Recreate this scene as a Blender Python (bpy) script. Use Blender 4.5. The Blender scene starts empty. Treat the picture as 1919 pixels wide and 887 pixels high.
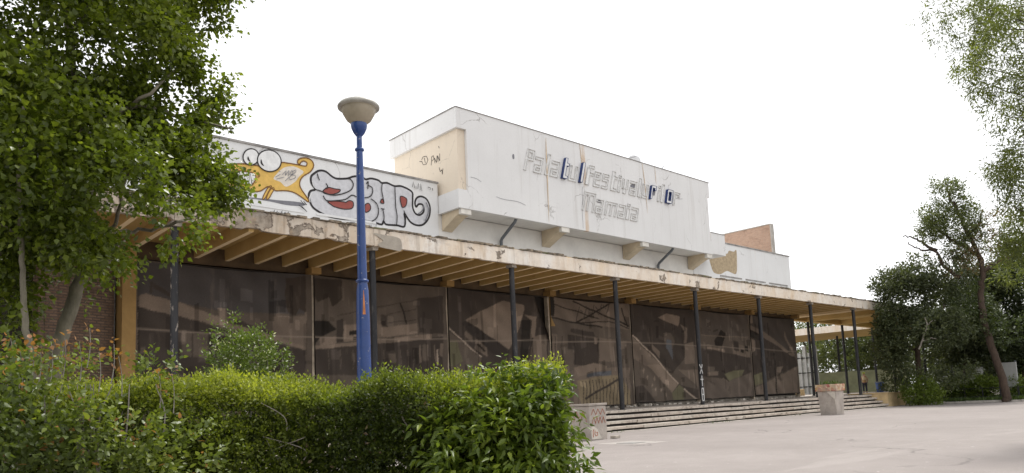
import bpy, bmesh, math, random
import numpy as np
from mathutils import Vector, Matrix
from mathutils.geometry import tessellate_polygon
random.seed(7); rng = np.random.default_rng(7)
S = bpy.context.scene
C = S.collection

# ------------------------------------------------------------------ camera
FPX, CX, CY, EYE = 1374.478, 959.5, 602.788, 1.4
YAW, PITCH, ROLL = (math.radians(a) for a in (42.6407, 6.2361, -2.4947))
fw = np.array([math.sin(YAW)*math.cos(PITCH), math.cos(YAW)*math.cos(PITCH), math.sin(PITCH)])
rt = np.array([math.cos(YAW), -math.sin(YAW), 0.0]); up = np.cross(rt, fw)
cr, sr = math.cos(ROLL), math.sin(ROLL)
RT, UP = rt*cr + up*sr, up*cr - rt*sr
cam = bpy.data.cameras.new('camera'); camo = bpy.data.objects.new('camera', cam); C.objects.link(camo)
cam.sensor_fit = 'HORIZONTAL'; cam.sensor_width = 36.0; cam.lens = FPX*36.0/1919.0
cam.shift_y = (CY-443.5)/1919.0; cam.clip_start = 0.1; cam.clip_end = 2000
camo.matrix_world = Matrix(((RT[0], UP[0], -fw[0], 0), (RT[1], UP[1], -fw[1], 0), (RT[2], UP[2], -fw[2], EYE), (0, 0, 0, 1)))
S.camera = camo
# ------------------------------------------------------------------ sky, sun, exposure
SUN_DIR = Vector((0.42, 0.10, 0.90)).normalized()
w = bpy.data.worlds.new('World'); S.world = w; w.use_nodes = True
nt = w.node_tree; nt.nodes.clear()
sky = nt.nodes.new('ShaderNodeTexSky'); sky.sky_type = 'NISHITA'; sky.sun_disc = False
sky.sun_elevation = math.asin(SUN_DIR.z); sky.sun_rotation = math.atan2(SUN_DIR.x, SUN_DIR.y)
sky.air_density = 1.0; sky.dust_density = 3.0
hs = nt.nodes.new('ShaderNodeHueSaturation'); hs.inputs['Saturation'].default_value = 0.35
mx = nt.nodes.new('ShaderNodeMixRGB'); mx.inputs[0].default_value = 0.72       # bright even cloud layer over the clear sky
mx.inputs[2].default_value = (11.2, 11.2, 11.3, 1)
bg = nt.nodes.new('ShaderNodeBackground'); bg.inputs[1].default_value = 0.1
wo = nt.nodes.new('ShaderNodeOutputWorld')
nt.links.new(sky.outputs[0], hs.inputs['Color']); nt.links.new(hs.outputs[0], mx.inputs[1])
nt.links.new(mx.outputs[0], bg.inputs[0]); nt.links.new(bg.outputs[0], wo.inputs[0])
sl = bpy.data.lights.new('sun', 'SUN'); sl.energy = 2.6; sl.angle = math.radians(12); sl.color = (1.0, 0.97, 0.92)
so = bpy.data.objects.new('sun', sl); C.objects.link(so)
so.rotation_euler = SUN_DIR.to_track_quat('Z', 'Y').to_euler(); so.location = (0, 0, 40)
S.view_settings.view_transform = 'Standard'; S.view_settings.look = 'None'
S.view_settings.exposure = 0.58; S.view_settings.gamma = 1.0

# ------------------------------------------------------------------ pixel helpers (a pixel is only a direction)
def ray(x, y): return fw + RT*((x-CX)/FPX) - UP*((y-CY)/FPX)
EYEP = np.array([0, 0, EYE])
def ony(x, y, Y): r = ray(x, y); return EYEP + r*(Y/r[1])
def onx(x, y, X): r = ray(x, y); return EYEP + r*(X/r[0])
def onz(x, y, z): r = ray(x, y); return EYEP + r*((z-EYE)/r[2])
def at(x, y, d): r = ray(x, y); return EYEP + r*(d/math.hypot(r[0], r[1]))   # at ground distance d

# ------------------------------------------------------------------ materials
MATS = {}
class NB:
    def __init__(s, name):
        m = bpy.data.materials.new(name); m.use_nodes = True; s.m = m; s.t = m.node_tree; s.n = s.t.nodes; s.L = s.t.links
        s.b = s.n['Principled BSDF']; s.pos = s.n.new('ShaderNodeNewGeometry').outputs['Position']
        MATS[name] = m
    def vec(s, sc): 
        v = s.n.new('ShaderNodeVectorMath'); v.operation = 'MULTIPLY'; s.L.new(s.pos, v.inputs[0]); v.inputs[1].default_value = sc; return v.outputs[0]
    def noise(s, sc=(1,1,1), scale=1.0, det=6, rough=.6, dist=0.0):
        t = s.n.new('ShaderNodeTexNoise'); s.L.new(s.vec(sc), t.inputs['Vector']); t.inputs['Scale'].default_value = scale
        t.inputs['Detail'].default_value = det; t.inputs['Roughness'].default_value = rough; t.inputs['Distortion'].default_value = dist
        return t.outputs['Fac']
    def ramp(s, fac, a, b, lo=0.0, hi=1.0):
        r = s.n.new('ShaderNodeMapRange'); s.L.new(fac, r.inputs[0]); r.inputs[1].default_value = a; r.inputs[2].default_value = b
        r.inputs[3].default_value = lo; r.inputs[4].default_value = hi; return r.outputs[0]
    def math(s, op, a, b):
        m = s.n.new('ShaderNodeMath'); m.operation = op
        for i, q in enumerate((a, b)):
            if isinstance(q, (int, float)): m.inputs[i].default_value = q
            else: s.L.new(q, m.inputs[i])
        return m.outputs[0]
    def mix(s, f, a, b, mode='MIX'):
        m = s.n.new('ShaderNodeMixRGB'); m.blend_type = mode
        for i, q in enumerate((f, a, b)):
            if isinstance(q, (int, float)): m.inputs[i].default_value = q
            elif isinstance(q, tuple): m.inputs[i].default_value = (*q, 1) if len(q) == 3 else q
            else: s.L.new(q, m.inputs[i])
        return m.outputs[0]
    def sep(s): 
        x = s.n.new('ShaderNodeSeparateXYZ'); s.L.new(s.pos, x.inputs[0]); return x.outputs
    def crack(s, sc, scale, width):
        t = s.n.new('ShaderNodeTexVoronoi'); t.feature = 'DISTANCE_TO_EDGE'; t.inputs['Scale'].default_value = scale
        v = s.n.new('ShaderNodeVectorMath'); v.operation = 'ADD'; s.L.new(s.vec(sc), v.inputs[0])
        nn = s.n.new('ShaderNodeTexNoise'); nn.inputs['Scale'].default_value = scale*2.5; nn.inputs['Detail'].default_value = 5; s.L.new(s.vec(sc), nn.inputs['Vector'])
        k = s.n.new('ShaderNodeVectorMath'); k.operation = 'SCALE'; s.L.new(nn.outputs['Color'], k.inputs[0]); k.inputs['Scale'].default_value = .55/scale
        s.L.new(k.outputs[0], v.inputs[1]); s.L.new(v.outputs[0], t.inputs['Vector'])
        return s.ramp(t.outputs['Distance'], 0, width, 1, 0)
    def out(s, col, rough=.85, bump=None, bd=.01, spec=.3, metal=0.0):
        if isinstance(col, tuple): s.b.inputs['Base Color'].default_value = (*col, 1)
        else: s.L.new(col, s.b.inputs['Base Color'])
        if isinstance(rough, (int, float)): s.b.inputs['Roughness'].default_value = rough
        else: s.L.new(rough, s.b.inputs['Roughness'])
        s.b.inputs['Specular IOR Level'].default_value = spec; s.b.inputs['Metallic'].default_value = metal
        if bump is not None:
            q = s.n.new('ShaderNodeBump'); q.inputs['Strength'].default_value = 1; q.inputs['Distance'].default_value = bd
            s.L.new(bump, q.inputs['Height']); s.L.new(q.outputs[0], s.b.inputs['Normal'])
        return s.m

def plain(name, c, var=.25, scale=3.0, rough=.8, bd=.004, sc=(1,1,1), spec=.3, metal=0.0):
    k = NB(name); n = k.noise(sc, scale, 8, .65)
    d = tuple(v*(1-var) for v in c); l = tuple(min(1, v*(1+var*.6)) for v in c)
    return k.out(k.mix(k.ramp(n, .3, .7), d, l), rough, k.noise(sc, scale*7, 4), bd, spec, metal)

def wall_white(name, c=(.76, .755, .745), rust=.65, streak=.62, crackw=.010):
    k = NB(name); n = k.noise((1,1,1), .45, 7, .6)
    col = k.mix(k.ramp(n, .35, .7), tuple(v*.93 for v in c), c)
    st = k.noise((1.6, 1.6, .07), 1.5, 8, .7)                                  # long rain streaks
    col = k.mix(k.ramp(st, .54, .78, 0, streak), col, (.43, .40, .36))
    rs = k.noise((.55, .55, .012), 2.3, 3, .5)
    rm = k.math('MULTIPLY', k.ramp(rs, .64, .70, 0, rust), k.ramp(k.noise((1,1,.6), .8, 5), .40, .6))
    col = k.mix(rm, col, (.55, .36, .19))
    spots = k.noise((1,1,.7), 1.9, 10, .75, .6)
    col = k.mix(k.ramp(spots, .655, .73, 0, .75), col, (.26, .24, .22))
    cr_ = k.math('MULTIPLY', k.crack((1,1,1), .33, crackw), k.ramp(k.noise((1,1,1), .6), .5, .62, 0, .7))
    col = k.mix(cr_, col, (.2, .18, .16))
    fine = k.noise((1,1,1), 26, 5, .7)
    col = k.mix(k.ramp(fine, .35, .7, .10, 0), col, (.3, .28, .26))
    return k.out(col, .9, k.noise((1,1,1), 30, 5), .004, .2)
wall_white('white_plaster'); wall_white('white_parapet', (.76, .76, .755), .25, .35)
wall_white('cream_plaster', (.76, .66, .53), .8, .3)
plain('header_shaded', (.11, .075, .042), .4, 1.5)  # dark tone paints the shade under the canopy above the banners
plain('deck_felt', (.30, .29, .275), .35, 1.0)
plain('soffit_white', (.72, .70, .66), .12, 1.2)
plain('bracket_cream', (.60, .50, .36), .22, 1.5)
plain('bracket_white', (.70, .67, .61), .2, 2)
plain('coping_metal', (.30, .285, .27), .5, 2, .6)
# fascia: cream paint peeling off grey concrete, worse at one end
k = NB('fascia_paint'); x = k.sep()
n1 = k.noise((1,1,1), 1.3, 9, .62, .4); wear = k.ramp(x['X'], 6, 18, .17, -.065)
pe = k.math('ADD', n1, wear)
paint = k.mix(k.ramp(k.noise((1,1,.3), 1.1, 6), .35, .65), (.74, .62, .48), (.80, .75, .68))
paint = k.mix(k.math('MULTIPLY', k.ramp(x['X'], 9, 15, 1, 0), k.ramp(k.noise((1,1,.7), 1.8, 8, .65), .30, .60, .35, 1)), paint, (.40, .335, .26))
paint = k.mix(k.ramp(k.noise((2.2,2.2,.6), 1.6, 8, .7), .52, .72, 0, .45), paint, (.47, .33, .21))
conc = k.mix(k.ramp(k.noise((1,1,1), 3.1, 9, .7), .35, .65), (.22, .185, .145), (.44, .38, .31))
f = k.ramp(pe, .585, .60); col = k.mix(f, paint, conc)
edge = k.math('MULTIPLY', k.ramp(pe, .565, .585), k.ramp(pe, .60, .615, 1, 0))
col = k.mix(k.math('MULTIPLY', edge, .7), col, (.12, .09, .07))
stn = k.math('MULTIPLY', k.ramp(k.noise((3,3,.3), 1.4, 8, .7), .5, .68, 0, .8), k.ramp(x['X'], 5, 24, 1, .15))
col = k.mix(stn, col, (.16, .12, .09))
mott = k.ramp(k.noise((1,1,1.5), 2.4, 10, .72), .50, .66, 0, .55); mott = k.math('MULTIPLY', mott, k.ramp(x['X'], 8, 22, 1, .5)); col = k.mix(mott, col, k.mix(k.ramp(k.noise((1,1,1), 1.7, 4), .45, .55), (.50, .34, .20), (.42, .39, .36)))
k.out(col, .92, k.math('ADD', k.math('MULTIPLY', f, -.6), k.math('MULTIPLY', k.noise((1,1,1), 9, 8), .5)), .025, .2)
k = NB('moss_edge'); n = k.noise((1,1,1), 4, 8, .7)
k.out(k.mix(k.ramp(n, .4, .6), k.mix(k.ramp(k.noise((1,1,1), 1.2), .55, .68), (.33, .27, .20), (.12, .14, .045)), (.10, .085, .065)), .95, n, .03)
k = NB('ochre_paint'); n = k.noise((1,1,1), .9, 7, .6)
col = k.mix(k.ramp(n, .3, .7), (.47, .315, .12), (.57, .405, .17))
col = k.mix(k.ramp(k.noise((.6,.25,.6), 1.1, 8, .7), .64, .70, 0, .9), col, (.48, .41, .33))
col = k.mix(k.ramp(k.noise((1,1,1), 3.5, 8, .7), .60, .75, 0, .5), col, (.25, .14, .05))
k.out(col, .85, k.noise((1,1,1), 14, 5), .006)
k = NB('beam_paint'); n = k.noise((1,.3,1), 1.3, 7, .6)
col = k.mix(k.ramp(n, .3, .7), (.80, .61, .35), (.88, .71, .46))
col = k.mix(k.ramp(k.noise((1,.5,1), 2.2, 8, .7), .62, .72, 0, .8), col, (.40, .30, .20))
k.out(col, .85, k.noise((1,1,1), 14, 5), .006)
plain('pillar_ochre', (.33, .205, .075), .3, 1.2)
plain('mullion_cream', (.50, .42, .32), .5, 2.5)
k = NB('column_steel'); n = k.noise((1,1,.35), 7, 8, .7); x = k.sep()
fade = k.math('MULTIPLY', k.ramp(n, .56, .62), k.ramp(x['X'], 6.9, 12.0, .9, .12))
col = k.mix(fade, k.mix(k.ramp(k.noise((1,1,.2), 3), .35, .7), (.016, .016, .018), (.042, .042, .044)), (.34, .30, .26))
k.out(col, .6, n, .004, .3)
plain('capital_concrete', (.36, .32, .27), .4, 5)
# banner: printed colour kept as a mesh attribute
k = NB('banner_mesh'); a = k.n.new('ShaderNodeAttribute'); a.attribute_name = 'print'
n = k.noise((1,1,1), .9, 6); fine = k.noise((1,1,1), 45, 2)
col = k.mix(k.ramp(n, .3, .7, 0, .3), a.outputs['Color'], (.035, .030, .027))
col = k.mix(k.ramp(fine, .35, .65, 0, .25), col, (.02, .018, .016))
dust = k.noise((1.5,1.5,.25), 1.2, 7, .7); col = k.mix(k.ramp(dust, .58, .75, 0, .25), col, (.22, .19, .16))
k.out(k.mix(1, col, (1.75, 1.62, 1.50), 'MULTIPLY'), .95, k.noise((1,1,.5), 2.5, 5), .012, .06)
# brick
def brickmat(name, c1, c2, mort, axis, rx=.25, rz=.065, ms=.012):
    k = NB(name); t = k.n.new('ShaderNodeTexBrick'); x = k.sep(); cb = k.n.new('ShaderNodeCombineXYZ')
    k.L.new(x[axis], cb.inputs[0]); k.L.new(x['Z'], cb.inputs[1]); k.L.new(cb.outputs[0], t.inputs['Vector'])
    t.inputs['Color1'].default_value = (*c1, 1); t.inputs['Color2'].default_value = (*c2, 1); t.inputs['Mortar'].default_value = (*mort, 1)
    t.inputs['Scale'].default_value = 1; t.inputs['Brick Width'].default_value = rx; t.inputs['Row Height'].default_value = rz; t.inputs['Mortar Size'].default_value = ms
    col = k.mix(k.ramp(k.noise((1,1,1), 1.2, 8, .7), .52, .72, 0, .75), t.outputs['Color'], tuple(v*.45 for v in c1))
    col = k.mix(k.ramp(k.noise((1,1,1), 6, 6), .3, .7, 0, .35), col, tuple(min(1, v*1.3) for v in c2))
    return k.out(col, .9, t.outputs['Fac'], -.02, .2)
brickmat('roof_brick', (.37, .215, .15), (.47, .30, .21), (.42, .35, .29), 'Y')
brickmat('dark_brick', (.13, .085, .06), (.21, .14, .098), (.085, .068, .056), 'X', .25, .085, .02)
brickmat('dark_brick_side', (.13, .085, .06), (.21, .14, .098), (.085, .068, .056), 'Y', .25, .085, .02)
plain('dark_interior', (.05, .042, .036), .4, 1)
plain('drain_grey', (.13, .14, .15), .3, 4, .5)
plain('letter_white', (.66, .65, .63), .2, 4)
plain('letter_blue', (.030, .052, .16), .25, 5, .5)
plain('letter_dark', (.06, .055, .05), .3, 5)
plain('dish_white', (.68, .68, .68), .1, 3, .4)
# steps and ground
k = NB('step_stone'); oi = k.n.new('ShaderNodeObjectInfo'); n = k.noise((1,1,1), 2.2, 9, .7)
col = k.mix(k.ramp(n, .32, .68), (.40, .35, .30), (.62, .57, .50)); col = k.mix(k.ramp(oi.outputs['Random'], 0, 1, 0, .4), col, (.46, .37, .30))
col = k.mix(k.ramp(k.noise((1,1,1), 4, 9, .75, .5), .52, .66, 0, .9), col, (.15, .12, .095))
k.out(col, .9, n, .02, .2)
k = NB('plaza_asphalt'); n = k.noise((1,1,1), .16, 8, .6); n2 = k.noise((1,1,1), 1.1, 9, .7)
col = k.mix(k.ramp(n, .35, .65), (.238, .211, .197), (.302, .27, .253))
col = k.mix(k.ramp(n2, .4, .7, 0, .5), col, (.20, .178, .166))
col = k.mix(k.ramp(k.noise((.08,.5,1), 1.0, 7, .65, .8), .60, .66, 0, .55), col, (.335, .302, .283))
col = k.mix(k.ramp(k.noise((1,1,1), 38, 3, .7), .36, .64, .5, 0), col, (.17, .15, .14))
ck = k.math('MULTIPLY', k.crack((1,1,1), .11, .006), k.ramp(k.noise((1,1,1), .2), .46, .56, 0, .75)); col = k.mix(ck, col, (.09, .08, .075))
col = k.mix(k.ramp(k.noise((.35,1.6,1), 1.3, 10, .75), .58, .72, 0, .5), col, (.20, .175, .16))
spk = k.noise((1,1,1), 7, 3, .5); col = k.mix(k.ramp(spk, .70, .715, 0, .55), col, (.52, .49, .46)); col = k.mix(k.ramp(spk, .29, .275, 0, .5), col, (.12, .105, .095))
k.out(col, .88, k.noise((1,1,1), 60, 4), .006, .3)
plain('paving_strip', (.48, .44, .39), .35, 3)
plain('surround_concrete', (.34, .31, .285), .3, 3)
plain('kerb_concrete', (.43, .40, .36), .3, 3)
plain('terrace_floor', (.36, .32, .28), .3, 1.2)
plain('cheek_plaster', (.60, .45, .25), .3, 1.4)
k = NB('plinth_concrete'); n = k.noise((1,1,1), 1.6, 9, .65)
col = k.mix(k.ramp(n, .35, .65), (.33, .29, .255), (.48, .43, .38)); col = k.mix(k.ramp(k.noise((1,1,.4), 4, 9, .7), .55, .7, 0, .6), col, (.20, .175, .15))
k.out(col, .9, k.noise((1,1,1), 14, 8), .02)
plain('plinth_pale', (.60, .55, .48), .25, 5)
k = NB('mosaic_cap'); t = k.n.new('ShaderNodeTexVoronoi'); t.inputs['Scale'].default_value = 7; k.L.new(k.pos, t.inputs['Vector'])
r = k.n.new('ShaderNodeValToRGB'); k.L.new(t.outputs['Color'], r.inputs[0]); e = r.color_ramp.elements
e[0].position = .3; e[0].color = (.36, .12, .10, 1); e[1].position = .7; e[1].color = (.55, .42, .28, 1)
for p_, c_ in ((.42, (.50, .30, .12, 1)), (.55, (.20, .10, .07, 1))): q = e.new(p_); q.color = c_
k.out(k.mix(k.ramp(k.noise((1,1,1), 3, 7), .45, .6, 0, .6), r.outputs[0], (.44, .36, .27)), .85, t.outputs['Distance'], .01)
plain('soil', (.09, .065, .045), .4, 2)
plain('lawn_soil', (.075, .085, .035), .4, 1.5)
# lamp
k = NB('lamp_blue'); n = k.noise((1,1,1), 6, 8, .7)
col = k.mix(k.ramp(n, .35, .7), (.015, .046, .175), (.025, .068, .235))
col = k.mix(k.ramp(k.noise((1,1,1), 15, 6, .65), .645, .665), col, (.30, .29, .30))
k.out(col, .36, k.noise((1,1,1), 30, 4), .002, .5)
plain('lamp_glass', (.38, .33, .25), .2, 4, .45, .001)
plain('lamp_cap', (.40, .385, .345), .3, 5, .5)
plain('rust_orange', (.55, .21, .08), .4, 9)
plain('black_iron', (.028, .028, .03), .3, 5, .55)
plain('board_white', (.40, .40, .385), .12, 2)
plain('wall_olive', (.30, .32, .20), .3, 1)
plain('gate_white', (.45, .45, .43), .25, 2)
plain('orange_panel', (.60, .30, .12), .2, 2)
plain('cap_lime', (.45, .56, .04), .1, 8); plain('vest_pale', (.62, .52, .34), .3, 14); plain('vest_yellow', (.60, .62, .03), .1, 8)
plain('trousers_dark', (.035, .035, .05), .2, 8); plain('skin', (.36, .20, .135), .1, 8, .55); plain('shoe_black', (.02, .02, .02), .2, 8)
plain('hair_dark', (.03, .022, .018), .2, 20); plain('bin_blue', (.03, .06, .17), .2, 6, .5)
# graffiti paints
for nm, c_ in dict(g_black=(.035,.032,.032), g_yellow=(.68,.44,.12), g_tan=(.70,.55,.36), g_pale=(.71,.65,.57), g_silver=(.58,.58,.60), g_white=(.74,.74,.73),
                   g_red=(.30,.085,.07), g_grey=(.20,.20,.22), g_brown=(.20,.10,.035), g_rust=(.42,.13,.07), g_nose=(.13,.11,.11), g_mark=(.60,.60,.59),
                   patch_tan=(.42,.33,.215), streak_tan=(.60,.47,.33), patch_grey=(.38,.34,.285)).items():
    plain(nm, c_, .18 if nm != 'patch_tan' else .35, 5)
plain('bark_brown', (.075, .052, .038), .45, 9, .9, .02, (1,1,.3)); plain('bark_pale', (.20, .18, .135), .4, 9, .9, .008, (1,1,.5)); plain('twig_grey', (.24, .215, .185), .35, 9, .9)
def leafmat(name, dark, mid, light, trans=.35, rough=.42, accent=None):
    k = NB(name); a = k.n.new('ShaderNodeAttribute'); a.attribute_name = 'tone'
    r = k.n.new('ShaderNodeValToRGB'); k.L.new(a.outputs['Fac'], r.inputs[0]); e = r.color_ramp.elements
    e[0].position = 0; e[0].color = (*dark, 1); e[1].position = 1 if not accent else .93; e[1].color = (*light, 1); q = e.new(.5); q.color = (*mid, 1)
    if accent: q = e.new(.97); q.color = (*accent, 1)
    col = k.mix(k.ramp(k.noise((1,1,1), 2.2, 4), .35, .65, 0, .35), r.outputs[0], dark)
    k.out(col, rough, None, 0, .45)
    tr = k.n.new('ShaderNodeBsdfTranslucent'); ms = k.n.new('ShaderNodeMixShader'); ms.inputs[0].default_value = trans
    tc = k.mix(1, col, (1.25, 1.3, .55), 'MULTIPLY'); k.L.new(tc, tr.inputs['Color'])
    k.L.new(k.b.outputs[0], ms.inputs[1]); k.L.new(tr.outputs[0], ms.inputs[2]); k.L.new(ms.outputs[0], k.n['Material Output'].inputs[0])
    return k.m
leafmat('leaf_poplar', (.050, .072, .011), (.128, .168, .020), (.26, .31, .042), .5, .33)
leafmat('leaf_hedge', (.040, .058, .010), (.150, .190, .022), (.42, .455, .055), .42, .45)
leafmat('leaf_ash', (.050, .080, .012), (.130, .185, .024), (.34, .40, .055), .42, .40)
leafmat('leaf_redtip', (.055, .078, .016), (.125, .165, .028), (.26, .30, .05), .38, .42, (.34, .16, .07))
leafmat('leaf_flower', (.075, .110, .018), (.135, .190, .028), (.15, .22, .035), .35, .4, (.68, .68, .60))
leafmat('leaf_conifer', (.044, .056, .026), (.080, .096, .042), (.13, .148, .062), .3, .6)
leafmat('leaf_deep', (.034, .048, .018), (.062, .084, .028), (.11, .138, .042), .3, .5)
leafmat('leaf_tall', (.060, .076, .030), (.10, .122, .046), (.16, .18, .065), .4, .5)
leafmat('leaf_dry', (.11, .075, .04), (.15, .11, .055), (.15, .15, .06), .3, .6)
leafmat('leaf_light', (.070, .085, .024), (.125, .150, .034), (.23, .265, .048), .45, .45)
leafmat('leaf_fresh', (.080, .115, .018), (.135, .185, .026), (.20, .26, .04), .35, .5)
leafmat('leaf_bush', (.050, .080, .016), (.085, .130, .022), (.14, .19, .035), .32, .5)
leafmat('grass_blade', (.045, .075, .016), (.075, .115, .024), (.12, .16, .04), .3, .5)

# ------------------------------------------------------------------ mesh helpers
ORG = {}
def link(name, me, mats, parent=None, origin=(0, 0, 0)):
    o = bpy.data.objects.new(name, me); C.objects.link(o)
    for m in ([mats] if isinstance(mats, str) else mats):
        if m not in [q.name for q in me.materials if q]: me.materials.append(MATS[m])
    w_ = Vector(origin); ORG[o] = w_
    if parent: o.parent = parent; o.location = w_ - ORG[parent]
    else: o.location = w_
    return o
def thing(name, label, cat, loc=(0, 0, 0), group=None):
    o = bpy.data.objects.new(name, None); C.objects.link(o); o.empty_display_size = .3
    o.location = loc; ORG[o] = Vector(loc); tag(o, label, cat, group); return o
def tag(o, label=None, cat=None, group=None, kind=None):
    for k_, v_ in (('label', label), ('category', cat), ('group', group), ('kind', kind)):
        if v_: o[k_] = v_
    return o
def copy_part(o, loc, parent):
    c = o.copy(); C.objects.link(c); c.parent = parent; ORG[c] = Vector(loc); c.location = Vector(loc) - (ORG[parent] if parent else Vector()); return c
class MB:
    def __init__(s): s.v = []; s.f = []; s.mi = []; s.cur = 0; s.smooth = set()
    def add(s, vs, fs, smooth=False):
        b = len(s.v); s.v += [tuple(p) for p in vs]
        for f in fs:
            if smooth: s.smooth.add(len(s.f))
            s.f.append([b+i for i in f]); s.mi.append(s.cur)
        return s
    def box(s, x0, x1, y0, y1, z0, z1, rz=0.0, jit=0.0):
        p = [(x, y, z) for z in (z0, z1) for x, y in ((x0, y0), (x1, y0), (x1, y1), (x0, y1))]
        if jit: p = [tuple(c+random.uniform(-jit, jit) for c in q) for q in p]
        if rz:
            cx, cy = (x0+x1)/2, (y0+y1)/2; c, n = math.cos(rz), math.sin(rz)
            p = [(cx+(x-cx)*c-(y-cy)*n, cy+(x-cx)*n+(y-cy)*c, z) for x, y, z in p]
        return s.add(p, [(3,2,1,0),(4,5,6,7),(0,1,5,4),(1,2,6,5),(2,3,7,6),(3,0,4,7)])
    def prism(s, outline, a, b, axis='Y'):
        n = len(outline)
        def P(u, v, t): return {'Y': (u, t, v), 'X': (t, u, v), 'Z': (u, v, t)}[axis]
        vs = [P(u, v, a) for u, v in outline]+[P(u, v, b) for u, v in outline]
        tri = tessellate_polygon([[Vector((u, v, 0)) for u, v in outline]])
        fs = [tuple(t) for t in tri]+[tuple(i+n for i in reversed(t)) for t in tri]+[(i, (i+1) % n, (i+1) % n+n, i+n) for i in range(n)]
        return s.add(vs, fs)
    def tube(s, pts, rad, seg=8, cap=True):
        pts = [Vector(p) for p in pts]; n = len(pts); rad = rad if hasattr(rad, '__len__') else [rad]*n
        vs = []; prev = None
        for i, p in enumerate(pts):
            d = (pts[min(i+1, n-1)]-pts[max(i-1, 0)]).normalized()
            if prev is None: a = d.orthogonal().normalized()
            else: a = (prev - d*prev.dot(d)); a = a.normalized() if a.length > 1e-6 else d.orthogonal().normalized()
            prev = a; b = d.cross(a)
            vs += [p+(a*math.cos(t)+b*math.sin(t))*rad[i] for t in [2*math.pi*j/seg for j in range(seg)]]
        fs = [(i*seg+j, i*seg+(j+1) % seg, (i+1)*seg+(j+1) % seg, (i+1)*seg+j) for i in range(n-1) for j in range(seg)]
        s.add(vs, fs, True)
        if cap: s.add(vs[:seg], [tuple(range(seg))[::-1]]); s.add(vs[-seg:], [tuple(range(seg))])
        return s
    def lathe(s, c, prof, seg=24):
        vs = [(c[0]+r*math.cos(2*math.pi*j/seg), c[1]+r*math.sin(2*math.pi*j/seg), c[2]+z) for r, z in prof for j in range(seg)]
        n = len(prof)
        s.add(vs, [(i*seg+j, i*seg+(j+1) % seg, (i+1)*seg+(j+1) % seg, (i+1)*seg+j) for i in range(n-1) for j in range(seg)], True)
        s.add(vs[:seg], [tuple(range(seg))[::-1]]); s.add(vs[-seg:], [tuple(range(seg))]); return s
    def build(s, name, mats, parent=None, origin=None, bevel=0.0):
        o0 = Vector(origin) if origin is not None else (ORG[parent] if parent else Vector((0, 0, 0)))
        me = bpy.data.meshes.new(name); me.from_pydata([tuple(Vector(p)-o0) for p in s.v], [], s.f)
        for i, p in enumerate(me.polygons): p.material_index = s.mi[i]; p.use_smooth = i in s.smooth
        me.update()
        bm = bmesh.new(); bm.from_mesh(me)
        if bevel:
            bmesh.ops.remove_doubles(bm, verts=bm.verts, dist=1e-5)
            bmesh.ops.bevel(bm, geom=[e for e in bm.edges if len(e.link_faces) == 2 and e.calc_face_angle(0) > .5], offset=bevel, segments=2, affect='EDGES', profile=.5)
        bmesh.ops.recalc_face_normals(bm, faces=bm.faces); bm.to_mesh(me); bm.free()
        return link(name, me, mats, parent, o0)
def cr_spline(P, n=6, closed=False):
    P = [np.array(p, float) for p in P]; out = []; m = len(P)
    for i in range(m if closed else m-1):
        g = lambda j: P[j % m] if closed else P[min(max(j, 0), m-1)]
        a, b, c, d = g(i-1), g(i), g(i+1), g(i+2)
        for t in np.linspace(0, 1, n, endpoint=False):
            out.append(.5*((2*b)+(-a+c)*t+(2*a-5*b+4*c-d)*t*t+(-a+3*b-3*c+d)*t**3))
    if not closed: out.append(P[-1])
    return out
class Paint:
    """flat paint films on a wall plane Y = const, each film a little proud of the one under it"""
    def __init__(s, Y, step=.0022, start=.003): s.Y, s.step, s.k, s.mb, s.names = Y, step, start, MB(), []
    def mat(s, m):
        if m not in s.names: s.names.append(m)
        s.mb.cur = s.names.index(m)
    def _pts(s, pts): return [ony(x, y, s.Y-s.k) for x, y in pts]
    def fill(s, m, pts, smooth=True, n=5):
        s.mat(m); s.k += s.step; P = cr_spline(pts, n, True) if smooth else pts; P = s._pts(P)
        tri = tessellate_polygon([[Vector((p[0], p[2], 0)) for p in P]]); s.mb.add(P, [tuple(t) for t in tri])
    def line(s, m, pts, wd=.05, smooth=True, closed=False, n=5, taper=False):
        s.mat(m); s.k += s.step; P = cr_spline(pts, n, closed) if smooth else [np.array(p, float) for p in pts]
        if closed: P = P+[P[0]]
        P = s._pts(P); vs = []
        for i, p in enumerate(P):
            d = P[min(i+1, len(P)-1)]-P[max(i-1, 0)]; L = math.hypot(d[0], d[2]) or 1; nx, nz = -d[2]/L, d[0]/L
            h = wd/2*(1 if not taper else max(.15, math.sin(math.pi*(i+.5)/len(P))))
            vs += [(p[0]+nx*h, p[1], p[2]+nz*h), (p[0]-nx*h, p[1], p[2]-nz*h)]
        s.mb.add(vs, [(2*i, 2*i+1, 2*i+3, 2*i+2) for i in range(len(P)-1)])
    def build(s, name, parent): return s.mb.build(name, s.names, parent)

# ================================================================== SETTING
def structure(o, label=None): o['kind'] = 'structure'; return o
g = MB(); N = 24
vs = [(x, y, 0) for y in np.linspace(-250, 350, N) for x in np.linspace(-250, 420, N)]
g.add(vs, [(j*N+i, j*N+i+1, (j+1)*N+i+1, (j+1)*N+i) for j in range(N-1) for i in range(N-1)])
structure(g.build('ground', 'plaza_asphalt'))
TZ, COLY, WALLY, BAY, X0 = .84, 20.81, 25.2, 6.297, 6.66
terr = structure(MB().box(-8, 51.5, 20.72, 60, -.2, TZ-.004).box(54.6, 92, 20.72, 60, -.2, TZ-.003).box(51.5, 54.6, 22.0, 60, -.2, TZ-.003).build('terrace', 'terrace_floor'))
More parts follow.
